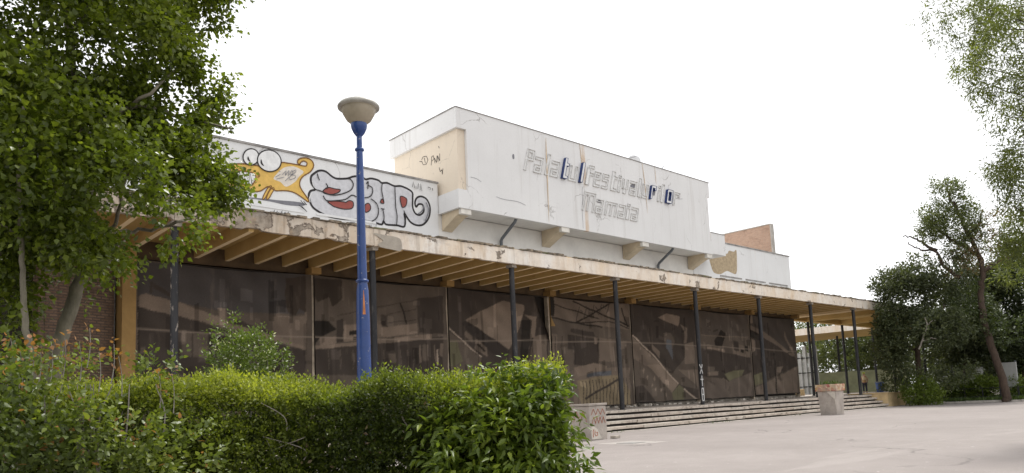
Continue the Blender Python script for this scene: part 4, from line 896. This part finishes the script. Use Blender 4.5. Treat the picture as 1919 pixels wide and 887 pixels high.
# ---- big broadleaf tree on the near side
tb = at(100, 700, 8.0); t1 = thing('poplar_tree', 'leafy green tree with a slim pale leaning trunk, growing beside the hall', 'tree', (tb[0], tb[1], 0))
def q8(x, y, d=8.0): return at(x, y, d)
trunk = limb(t1, [(tb[0]-.05, tb[1], 0), q8(100,700), q8(118,625), q8(140,555), q8(158,495), q8(170,430), q8(160,330), q8(140,200), q8(130,60), q8(120,-120), q8(110,-260)], .075, .03, 'bark_pale', 'trunk', 10, .008)
for pts in ([(160,490),(190,470),(215,420),(230,350),(260,280)], [(168,440),(210,440),(260,430),(330,420),(380,400)], [(170,430),(120,380),(60,330),(-20,300)], [(160,330),(210,240),(280,170),(370,110)], [(140,200),(80,120),(0,60)], [(130,60),(200,-20),(300,-60)], [(150,250),(250,200),(340,220),(430,240)], [(165,492),(195,493),(215,480),(238,440)], [(120,-120),(220,-200),(330,-240)]):
    limb(t1, [q8(x, y, 8.0+.25*i*random.choice((-1, 1))) for i, (x, y) in enumerate(pts)], .032, .008, 'bark_pale', 'limb', 6, .012)
blobs = [bl(40,40,8.0,1.5,1.2), bl(225,90,8.1,1.0,.85), bl(350,45,8.2,.45,.45), bl(385,150,8.2,.30,.30), bl(412,210,8.2,.17,.24), bl(425,255,8.2,.09,.16), bl(305,230,8.1,.50,.45), bl(180,290,7.9,1.1,.8), bl(40,330,7.8,1.25,1.1), bl(310,345,8.0,.50,.34), bl(385,350,8.0,.28,.19), bl(428,372,8.0,.15,.09), bl(420,318,8.1,.15,.14), bl(440,350,8.05,.10,.09), bl(418,275,8.15,.12,.14), bl(245,410,7.9,.55,.28), bl(215,455,7.8,.18,.13),
         bl(90,420,7.8,.75,.36), bl(-150,200,8.0,1.5,1.6), bl(-60,470,7.8,.9,.45), bl(150,-200,8.2,1.7,1.2), bl(350,-120,8.2,.7,.7), bl(15,550,7.7,.24,.30), bl(405,20,8.2,.15,.25), bl(330,420,7.9,.22,.14)]
crown('crown', t1, rag(blobs, 6, 17, .2, .42), 27000, 6, .20, .066, TP, 'leaf_poplar', 11, .3, -.28, 4.2, .35, .1, 1.0, 1.6)
ts = at(62, 700, 7.0); t2 = thing('slender_sapling', 'thin pale bare-stemmed sapling standing in the hedge beside the leafy tree', 'tree', (ts[0], ts[1], 0))
limb(t2, [(ts[0]+.02, ts[1], 0), at(64,705,7.0), at(48,620,7.0), at(44,540,7.0), at(40,450,7.0), at(36,330,7.0), at(44,200,7.0)], .032, .012, 'bark_pale', 'trunk', 8, .004)
limb(t2, [at(40,450,7), at(10,425,7), at(-30,410,7)], .014, .006, 'bark_pale')
crown('crown', t2, [bl(40,330,7.0,.5,.5), bl(20,200,7.0,.5,.5), bl(20,500,7.0,.35,.3), bl(70,480,7.1,.18,.2), bl(-20,600,7.0,.4,.3)], 700, 6, .22, .075, TP, 'leaf_poplar', 13, .3, -.4, 3, .35, .1, 1.0)

# ---- clipped hedge across the foreground
F2, R2 = np.array([math.sin(YAW), math.cos(YAW), 0]), np.array([math.cos(YAW), -math.sin(YAW), 0])
def hpos(s_, t_, z_): return np.outer(t_, F2)+np.outer(s_, R2)+np.outer(z_, [0, 0, 1])
hc = hpos([-2], [5.5], [0])[0]
hedge = thing('clipped_hedge', 'long clipped bright green hedge in front of the lamp post', 'hedge', (hc[0], hc[1], 0))
rg = np.random.default_rng(21)
def htop(s_, t_): return 1.555-.055*np.clip((s_+1.1)/.8, 0, 1)+.035*np.sin(s_*2.1+1)+.025*np.sin(s_*5.3)+.02*np.sin(s_*11+t_*7)-.05*np.clip((t_-5.7)/.5, 0, 1)**2-.10*np.exp(-((s_+1.25)/.14)**2)-.05*np.clip((-2.4-s_)/1.5, 0, 1)
def hfront(s_, z_): return 5.05+.06*np.sin(s_*3.1+z_*4)+.05*np.sin(s_*7.7+z_*9+2)+.16*np.clip((z_-1.35)/.3, 0, 1)**2
n = 9500; s_ = rg.uniform(-5.2, .34, n); t_ = rg.uniform(5.05, 6.15, n); top = htop(s_, t_)-np.abs(rg.normal(0, .07, n)); Bt = hpos(s_, t_, top); Dt = np.array([0, 0, 1.0])+rg.normal(0, .38, (n, 3))
n = 13000; s2 = rg.uniform(-5.2, .34, n); z2 = 1.56-rg.uniform(0, 1, n)**.8*1.15; t2_ = hfront(s2, z2+.1)+np.abs(rg.normal(0, .10, n)); z2 = np.minimum(z2, htop(s2, t2_)); Bf = hpos(s2, t2_, z2); Df = -F2*.9+np.array([0, 0, .55])+rg.normal(0, .45, (n, 3))
n = 2600; s3 = rg.uniform(-5.2, .3, n); z3 = rg.uniform(.1, .5, n); Bl = hpos(s3, hfront(s3, z3)+np.abs(rg.normal(0, .2, n)), z3); Dl = -F2*.8+np.array([0, 0, .6])+rg.normal(0, .5, (n, 3))
n = 1400; s4 = rg.uniform(-5.2, .3, n); z4 = rg.uniform(.2, 1.6, n); Bb = hpos(s4, 6.15-np.abs(rg.normal(0, .1, n)), np.minimum(z4, 1.42)); Db = F2*.8+np.array([0, 0, .6])+rg.normal(0, .45, (n, 3))
n = 1500; s6 = rg.uniform(-5.2, .34, n); t6 = rg.uniform(5.1, 6.1, n); Bs6 = hpos(s6, t6, htop(s6, t6)+rg.uniform(-.02, .05, n)); Ds6 = np.array([0, 0, 1.6])+rg.normal(0, .3, (n, 3))
Bt = np.concatenate([Bt, Bs6]); Dt = np.concatenate([Dt, Ds6])
B = np.concatenate([Bt, Bf, Bl, Bb]); s_all = B@R2; Dr = np.concatenate([Dt, Df, Dl, Db])
P, D, Nn, sz, si = sprigs(B, Dr, .10*rg.uniform(.6, 1.5, len(B)), 8, .034, rg, .85, 0, .5)
young = np.clip((P[:, 2]-1.40+.05*np.clip((s_all[si]+1.1)/.8, 0, 1))/.13, 0, 1)                              # fresh growth at the top, plus the top light painted into its tone
tone = np.clip(.17+.20*fnoise(B, 3.0, 5)[si]+rg.normal(0, .15, len(P))+.2*np.tile(np.arange(8)/8, len(B))+.42*young, 0, 1)  # low base tone paints the shaded front of the hedge
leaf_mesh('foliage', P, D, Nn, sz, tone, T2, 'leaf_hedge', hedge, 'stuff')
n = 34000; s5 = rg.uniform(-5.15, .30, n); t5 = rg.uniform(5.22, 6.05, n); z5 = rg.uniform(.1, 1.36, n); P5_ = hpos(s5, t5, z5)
leaf_mesh('inner_foliage', P5_, rg.normal(size=(n, 3)), rg.normal(size=(n, 3)), rg.uniform(.05, .09, n), np.clip(rg.normal(.06, .08, n), 0, 1), T2, 'leaf_hedge', hedge, 'stuff')  # inner leaves toned dark, painting the shade in the gaps
for i in range(26):
    s0 = -5.0+i*.205; p = hpos([s0], [5.6], [0])[0]; q = [hpos([s0+random.uniform(-.2, .2)*k_], [5.55+random.uniform(-.35, .3)*k_], [1.45*k_])[0] for k_ in (0, .35, .7, 1)]
    limb(hedge, q, .016, .005, 'twig_grey', 'stem', 5)
for i in range(16):
    s0 = random.uniform(-4, .2); z0 = random.uniform(.9, 1.3); q = [hpos([s0+.12*k_*random.uniform(-1, 1)], [5.13-.03*k_], [z0+.10*k_])[0] for k_ in (0, 1, 2)]
    limb(hedge, q, .006, .003, 'twig_grey', 'twig', 4)

rg = np.random.default_rng(77); n = 420; s7 = rg.uniform(-5, .25, n); z7 = rg.uniform(.85, 1.45, n)
leaf_mesh('withered_leaves', hpos(s7, hfront(s7, z7)+rg.uniform(-.02, .06, n), z7), rg.normal(size=(n, 3)), rg.normal(size=(n, 3)), rg.uniform(.025, .045, n), np.clip(rg.normal(.4, .25, n), 0, 1), T2, 'leaf_dry', hedge, 'stuff')
n = 260; wx = rg.uniform(19, 51, n); kx = np.sin(wx*1.7)+np.sin(wx*.63+1) > .55; wx = wx[kx]; n = len(wx)
leaf_mesh('weeds', np.stack([wx, rg.uniform(18.98, 19.08, n), np.zeros(n)], -1), np.array([0, 0, 1.0])+rg.normal(0, .5, (n, 3)), rg.normal(size=(n, 3)), rg.uniform(.05, .16, n), rg.uniform(.2, .9, n), TN, 'grass_blade', terr, 'stuff')

# ---- big-leaved bush at the open end of the hedge
ab = at(985, 760, 4.9); ash = thing('broad_leaved_bush', 'bright green bush with large drooping leaves at the open end of the hedge', 'bush', (ab[0], ab[1], 0))
bb = [bl(850,800,5.15,.18,.14,.2), bl(880,870,5.0,.22,.24,.2), bl(950,800,5.0,.26,.18,.28), bl(1000,780,4.95,.16,.16,.2), bl(900,780,5.1,.20,.13,.2), bl(985,870,4.9,.24,.24,.25), bl(950,950,4.9,.34,.3,.3), bl(1030,760,4.95,.06,.08,.1), bl(1040,820,4.9,.07,.12,.12), bl(1055,880,4.85,.08,.14,.14), bl(1072,890,4.85,.05,.06,.08), bl(930,735,5.1,.12,.04,.15), bl(1000,1050,5.0,.36,.4,.36)]
crown('foliage', ash, bb, 1150, 7, .19, .085, TA, 'leaf_ash', 31, .35, -.75, 9.0, .45, .35, 1.0, 5.0)
crown('inner_foliage', ash, [(c_, tuple(.8*q for q in r_)) for c_, r_ in bb[:7]], 900, 5, .1, .08, T2, 'leaf_ash', 32, 0)
for x, y in ((960,720),(1020,740),(900,740),(1045,790),(1055,860),(985,780),(940,820)):
    limb(ash, [(ab[0], ab[1], 0), (ab[0]+random.uniform(-.1,.1), ab[1], .6), at(x, y+60, 4.98), at(x, y, 4.95)], .018, .004, 'bark_brown', 'stem', 5)
for x, y in ((940,685),(1030,690),(1050,708),(968,692),(900,700),(985,700)):              # young shoots standing above the bush
    b0 = at(x, y+30, 4.95); crown('shoot', ash, [(at(x, y+10, 4.95), (.05, .05, .045))], 8, 6, .08, .060, TA, 'leaf_ash', 33+x, .2, None, 1, .5, .8, 1.1)

# ---- shrub with reddish young leaves
rs_ = at(150, 700, 4.9); red = thing('red_tipped_shrub', 'loose shrub with copper-red young shoots rising above the hedge under the leafy tree', 'shrub', (rs_[0], rs_[1], 0))
rb_ = [bl(40,800,4.85,.42,.20,.2), bl(180,830,4.85,.42,.18,.2), bl(330,850,4.9,.28,.14,.2), bl(-100,740,4.9,.40,.30,.4), bl(150,880,4.82,.6,.22,.2), bl(-40,900,4.82,.6,.4,.25), bl(20,705,5.5,.16,.07,.2), bl(120,700,5.6,.14,.06,.2), bl(300,695,5.8,.14,.04,.2)]
crown('foliage', red, rb_, 1100, 7, .14, .044, T6, 'leaf_redtip', 51, .35, None, 1, .15, .6, .9, 3.5, .03)
for x, y in ((163,615),(208,645),(150,640),(95,640),(60,635),(118,632),(300,690),(325,700),(20,630),(185,660),(70,655),(40,660),(228,668),(12,665)):
    b0 = at(x, y+75, 5.1); b1 = at(x+random.uniform(-6, 6), y, 5.15); limb(red, [b0, (b0+b1)/2+np.array([.01, 0, 0]), b1], .004, .002, 'twig_grey', 'stem', 4)
    rg2 = np.random.default_rng(60+x); Bs = np.array([b0+(b1-b0)*k_ for k_ in np.linspace(.3, 1, 7)]); P, D, Nn, sz, si = sprigs(Bs, np.tile((b1-b0)[None], (7, 1))+rg2.normal(0, .25, (7, 3)), .05, 3, .040, rg2, 1.0, .2)
    leaf_mesh('shoot', P, D, Nn, sz, np.where(rg2.uniform(size=len(P)) < .30+.45*(si/7), .98, .6), T6, 'leaf_redtip', red, 'stuff')
for i in range(12): x = random.uniform(-60, 340); limb(red, [(rs_[0]+random.uniform(-.4,.4), rs_[1]+.2, 0), at(x, 850, 5.1), at(x+random.uniform(-30,30), 720, 5.1)], .01, .003, 'twig_grey', 'stem', 4)

# ---- flowering shrub behind the hedge
fb = at(465, 700, 6.7); fl = thing('flowering_shrub', 'upright shrub dotted with small white flowers poking above the hedge', 'shrub', (fb[0], fb[1], 0))
crown('foliage', fl, [bl(460,680,6.7,.24,.24), bl(480,660,6.7,.17,.14), bl(425,700,6.7,.16,.2), bl(510,690,6.7,.11,.16), bl(465,780,6.7,.4,.4), bl(437,640,6.7,.045,.10), bl(438,612,6.7,.03,.06), bl(405,650,6.7,.05,.10), bl(528,668,6.7,.05,.06), bl(402,625,6.7,.03,.03)], 1000, 8, .12, .036, T2, 'leaf_flower', 71, .45, None, 1, .0, .9, .9, 4, .07)
for x, y in ((437,598),(405,622),(470,640),(500,655),(528,660)): limb(fl, [(fb[0], fb[1], 0), at(x, 760, 6.7), at(x, y, 6.7)], .012, .003, 'twig_grey', 'stem', 4)

# ---- trees at the far end of the plaza
def far_tree(name, label, x, d, trunk_px, blobs, ns, size, mat, seed, limbs=(), r0=.25, gap=-.3, gsc=.9, bark='bark_brown', k_=6, L=.5, surf=.4, group=None, extra=None, tmpl=T2, droop=.1, z0=.05):
    b = at(x, 745, d); t = thing(name, label, 'tree', (b[0], b[1], z0), group)
    limb(t, [(b[0], b[1], z0)]+[at(px, py, d) for px, py in trunk_px], r0, r0*.4, bark, 'trunk', 9, .03)
    for pts in limbs: limb(t, [at(px, py, d) for px, py in pts], r0*.5, r0*.12, bark, 'limb', 6, .05)
    crown('crown', t, rag(blobs, 5, seed), ns, k_, L, size, tmpl, mat, seed, surf, gap, gsc, droop, .4, .9, .8)
    if extra: extra(t)
    return t
def dead(t):
    for pts in ([(1722,655),(1732,630),(1738,610),(1752,600)], [(1738,612),(1733,595)], [(1728,640),(1745,634),(1755,636)]): limb(t, [at(a, b, 54.5) for a, b in pts], .06, .02, 'twig_grey', 'dead_branch', 5, .02)
far_tree('dark_evergreen', 'dense dark evergreen overlapping the end of the canopy', 1722, 57.5, [(1722,700),(1718,640),(1715,580)],
    [bl(1700,560,57.5,2.0,1.9), bl(1740,560,57.5,2.2,2.2), bl(1690,620,57.5,1.9,1.9), bl(1735,640,57.0,2.6,2.6), bl(1670,600,57.5,1.0,1.5), bl(1765,600,57.5,2.0,3.0), bl(1700,690,57.0,1.7,1.6), bl(1760,690,57,2.2,1.6), bl(1720,525,57.5,1.0,.9), bl(1660,540,57.5,.7,1.0), bl(1665,665,57.5,.9,1.0)], 6500, .26, 'leaf_conifer', 101,
    [[(1722,660),(1690,640),(1670,620)], [(1720,640),(1750,600),(1770,570)]], .24, -.45, 1.1, extra=dead)
far_tree('dark_evergreen', 'wide dark evergreen beside the low black fence, with pale pedestals beneath', 1815, 63, [(1812,690),(1808,640),(1800,580)],
    [bl(1800,590,63,3.2,3.0), bl(1840,640,63,3.2,3.0), bl(1860,560,63,2.4,2.2), bl(1805,530,63,1.6,1.4), bl(1775,640,63,2.2,2.2), bl(1840,600,63,2.6,2.6)], 7000, .27, 'leaf_conifer', 103, [[(1808,660),(1840,620),(1860,580)]], .28, -.45, 1.0)
def drycrown(t):
    crown('low_foliage', t, [bl(1868,560,57.8,1.3,1.2), bl(1815,560,57.8,1.2,1.3), bl(1880,610,57.9,1.1,1.4), bl(1838,600,58.3,1.3,1.4), bl(1900,540,57.8,1.5,1.5)], 1100, 6, .5, .22, T2, 'leaf_deep', 109, .3, -.35, 1.2)
    crown('dry_foliage', t, [bl(1835,470,57.5,1.6,1.3), bl(1815,430,57.5,1.0,1.0), bl(1870,420,57.5,1.2,.8), bl(1800,500,57.5,1.0,.9)], 420, 5, .5, .20, T2, 'leaf_dry', 106, .3, -.2, 1.0)
far_tree('leaning_tree', 'tall leaning tree with a crooked brown trunk and thin open crown', 1886, 57.5, [(1885,735),(1872,690),(1850,620),(1838,560),(1842,510),(1835,480),(1815,440),(1795,400)],
    [bl(1772,365,57.5,1.0,1.0), bl(1762,410,57.5,1.0,1.3), bl(1790,420,57.5,1.2,1.6), bl(1745,440,57.5,.7,.6), bl(1815,395,57.5,.4,1.4), bl(1825,450,57.5,.8,1.2), bl(1835,410,57.5,.25,.9), bl(1790,470,57.5,.9,.7)], 2200, .19, 'leaf_tall', 105,
    [[(1835,480),(1800,460),(1770,440),(1755,425),(1752,410)], [(1800,520),(1770,500),(1760,480),(1745,470),(1720,468),(1700,455)], [(1815,440),(1835,420),(1842,390)], [(1795,400),(1780,370),(1772,345)], [(1842,510),(1870,490),(1900,480)], [(1755,470),(1735,460),(1715,446),(1692,444)]], .27, -.25, 1.1, L=.55, k_=5, extra=drycrown)
far_tree('broad_evergreen', 'big dense-crowned dark green tree in the bed, behind the notice board', 1922, 64, [(1922,690),(1918,640),(1910,560)],
    [bl(1900,610,64,3.2,3.2), bl(1925,540,64,3.2,2.6), bl(1870,590,64,2.2,2.4), bl(1885,650,64,2.6,1.8), bl(1980,600,64,4,4.5), bl(1890,520,64,2.2,1.6), bl(1925,660,64,2.4,1.8), bl(1850,640,64,1.8,1.8), bl(1905,470,64,1.6,1.2)], 8200, .25, 'leaf_deep', 107, [[(1918,640),(1890,600),(1880,560)]], .3, -.55, 1.1)
# nearer light tree reaching into the top of the view
nt_ = at(2130, 760, 21); lt = thing('light_leaved_tree', 'light green open-crowned tree whose twigs hang into the sky above the plaza', 'tree', (nt_[0], nt_[1], 0))
limb(lt, [(nt_[0], nt_[1], 0), at(2120,600,21), at(2110,400,21), at(2120,150,21), at(2130,-150,21)], .24, .09, 'bark_brown', 'trunk', 10, .03)
tips = [(1730,50),(1745,90),(1800,60),(1790,125),(1820,155),(1830,20),(1870,180),(1865,110),(1850,215),(1850,330),(1880,290),(1845,315),(1880,390),(1905,250),(1900,60),(1910,430),(1870,10),(1790,5),(1890,150),(1860,450)]
tips = [(x+22, y) for x, y in tips]
for i, (x, y) in enumerate(tips):
    if i < 2: continue
    y0 = min(560, y+random.uniform(-60, 160)+60); limb(lt, [at(2112, y0, 21), at((2112+x)/2+20, (y0+y)/2-18, 21+random.uniform(-1, 1)), at(x, y, 21+random.uniform(-1.2, 1.2))], .034, .008, 'bark_brown', 'limb', 5, .03)
lb_ = [bl(x, y, 21+random.uniform(-1, 1), random.uniform(.30, .5), random.uniform(.24, .38)) for x, y in tips]+[bl(x+random.uniform(15, 60), y+random.uniform(-25, 25), 21+random.uniform(-1.5, 1.5), .5, .42) for x, y in tips]
ex_ = [bl(x, y, 21+random.uniform(-1, 1), .40, .32) for x, y in ((1830,20),(1870,40),(1905,20),(1850,90),(1890,100),(1912,130),(1875,150),(1905,210),(1890,240),(1910,300),(1885,330),(1905,380),(1890,430),(1908,470),(1900,520))]
crown('crown', lt, rag(lb_+ex_, 2, 5, .3, .55), 3600, 7, .30, .125, TN, 'leaf_light', 121, .15, -.15, 2.4, .3, .1, 1.0, 1.4)
crown('tip_sprays', lt, [bl(x, y, 21+.3*((i*7) % 5-2), .34, .24) for i, (x, y) in enumerate(((1758,25),(1770,62),(1790,15),(1812,60),(1806,108),(1822,135),(1838,100),(1850,30),(1845,165),(1862,200),(1885,185)))], 430, 7, .28, .12, TN, 'leaf_light', 123, .1, -.5, 3.0, .3, .1, 1.0, 1.4)
crown('outer_crown', lt, [bl(2040, y, 21, 1.3, 1.3) for y in (-60, 120, 300, 460)]+[bl(2170, y, 21, 2.0, 1.6) for y in (-200, 0, 200, 400)], 5000, 7, .32, .13, TN, 'leaf_light', 122, .15, -.1, 2.2, .3, .1, 1.0, 1.4)

def bush(name, label, x, d, blobs, ns, size, mat, seed, group=None):
    b = at(x, 750, d); t = thing(name, label, 'bush', (b[0], b[1], .09), group); crown('foliage', t, blobs, ns, 6, .35, size, T2, mat, seed, .5, None, 1, .1, .6, .9, 1.2)
    for k_ in range(3): limb(t, [(b[0], b[1], .05), (b[0]+random.uniform(-.3, .3), b[1]+random.uniform(-.3, .3), .9)], .03, .01, 'bark_brown', 'stem', 5)
bush('round_bush', 'round bright green bush at the end of the ochre wall', 1728, 55.6, [bl(1722,735,55.6,1.0,.95), bl(1745,742,55.6,.7,.6), bl(1708,745,55.6,.5,.4), bl(1730,722,55.6,.5,.5)], 620, .17, 'leaf_fresh', 131)
for i, (x, y) in enumerate(((1772,737),(1800,729),(1826,724),(1850,724),(1912,728))):
    bush('fence_bush', 'low leafy green bush growing behind the black fence', x, 60.5+i*.2, [bl(x,y,60.5,.95,.65), bl(x+10,y+8,60.5,.7,.45)], 280, .18, 'leaf_fresh', 140+i, 'bushes behind the low fence')
# grass on the bed
rg = np.random.default_rng(8); n = 16000; gx = rg.uniform(55, 64, n); gy = rg.uniform(0, 19.3, n); kp = gx > 55.0+.36*(19.3-gy)**.62; gx, gy = gx[kp], gy[kp]; n = len(gx)
gr_ = leaf_mesh('grass', np.stack([gx, gy, np.full(n, .085)], -1), np.array([0, 0, 1.0])+rg.normal(0, .3, (n, 3)), rg.normal(size=(n, 3)), rg.uniform(.15, .38, n), np.clip(rg.normal(.5, .2, n), 0, 1), TN, 'grass_blade', None, 'stuff'); tag(gr_, 'rough green grass covering the planted bed', 'grass')
wd_ = leaf_mesh('weeds', np.stack([rg.uniform(38.25, 39.15, 60), rg.uniform(16.95, 17.9, 60), np.full(60, 1.59)], -1), np.array([0, 0, 1.0])+rg.normal(0, .5, (60, 3)), rg.normal(size=(60, 3)), rg.uniform(.1, .28, 60), rg.uniform(.3, .9, 60), TN, 'grass_blade', p2, 'stuff')
# trees far behind
for i, (x, d, h_, w__) in enumerate(((1960,92,600,4.5),(1885,92,625,4.0),(1815,94,630,4.0),(1492,96,600,2.6),(1530,104,585,3.4),(1575,98,560,3.6),(1612,100,590,3.2),(1650,94,585,3.4),(1700,98,560,4.0),(1770,104,590,4.5),(1850,100,600,4.5),(1930,98,580,4.5))):
    far_tree('background_tree', ('mid green tree beyond the boundary wall, seen between the canopy columns' if x < 1640 else 'mid green tree beyond the boundary wall, mostly hidden by the dark evergreens'), x, d, [(x, 700), (x-4, 650), (x, h_+20)],
        [bl(x, h_+30, d, w__*.7, w__*.6), bl(x-15, h_+70, d, w__, w__*.8), bl(x+20, h_+80, d, w__, w__*.8), bl(x+5, h_+105, d, w__*1.1, w__*.6)], 1300, .40, 'leaf_tall', 160+i, [[(x, 690), (x+25, 650), (x+35, 620)], [(x, 680), (x-25, 640), (x-30, 620)]], .3, -.5, .6, L=.7,
        group='background trees between the columns' if x < 1640 else 'background trees behind the evergreens')
b = MB().prism([(0,0),(1,0),(1,1),(0,1)], -.05, .02, 'Z')
hb_ = [tuple(hpos([s_], [t_], [0])[0][:2]) for s_, t_ in ((-6.5, 4.7), (.55, 4.7), (.6, 6.4), (-6.5, 6.4))]
MB().prism(hb_, -.05, .03, 'Z').build('hedge_bed', 'soil')['kind'] = 'structure'
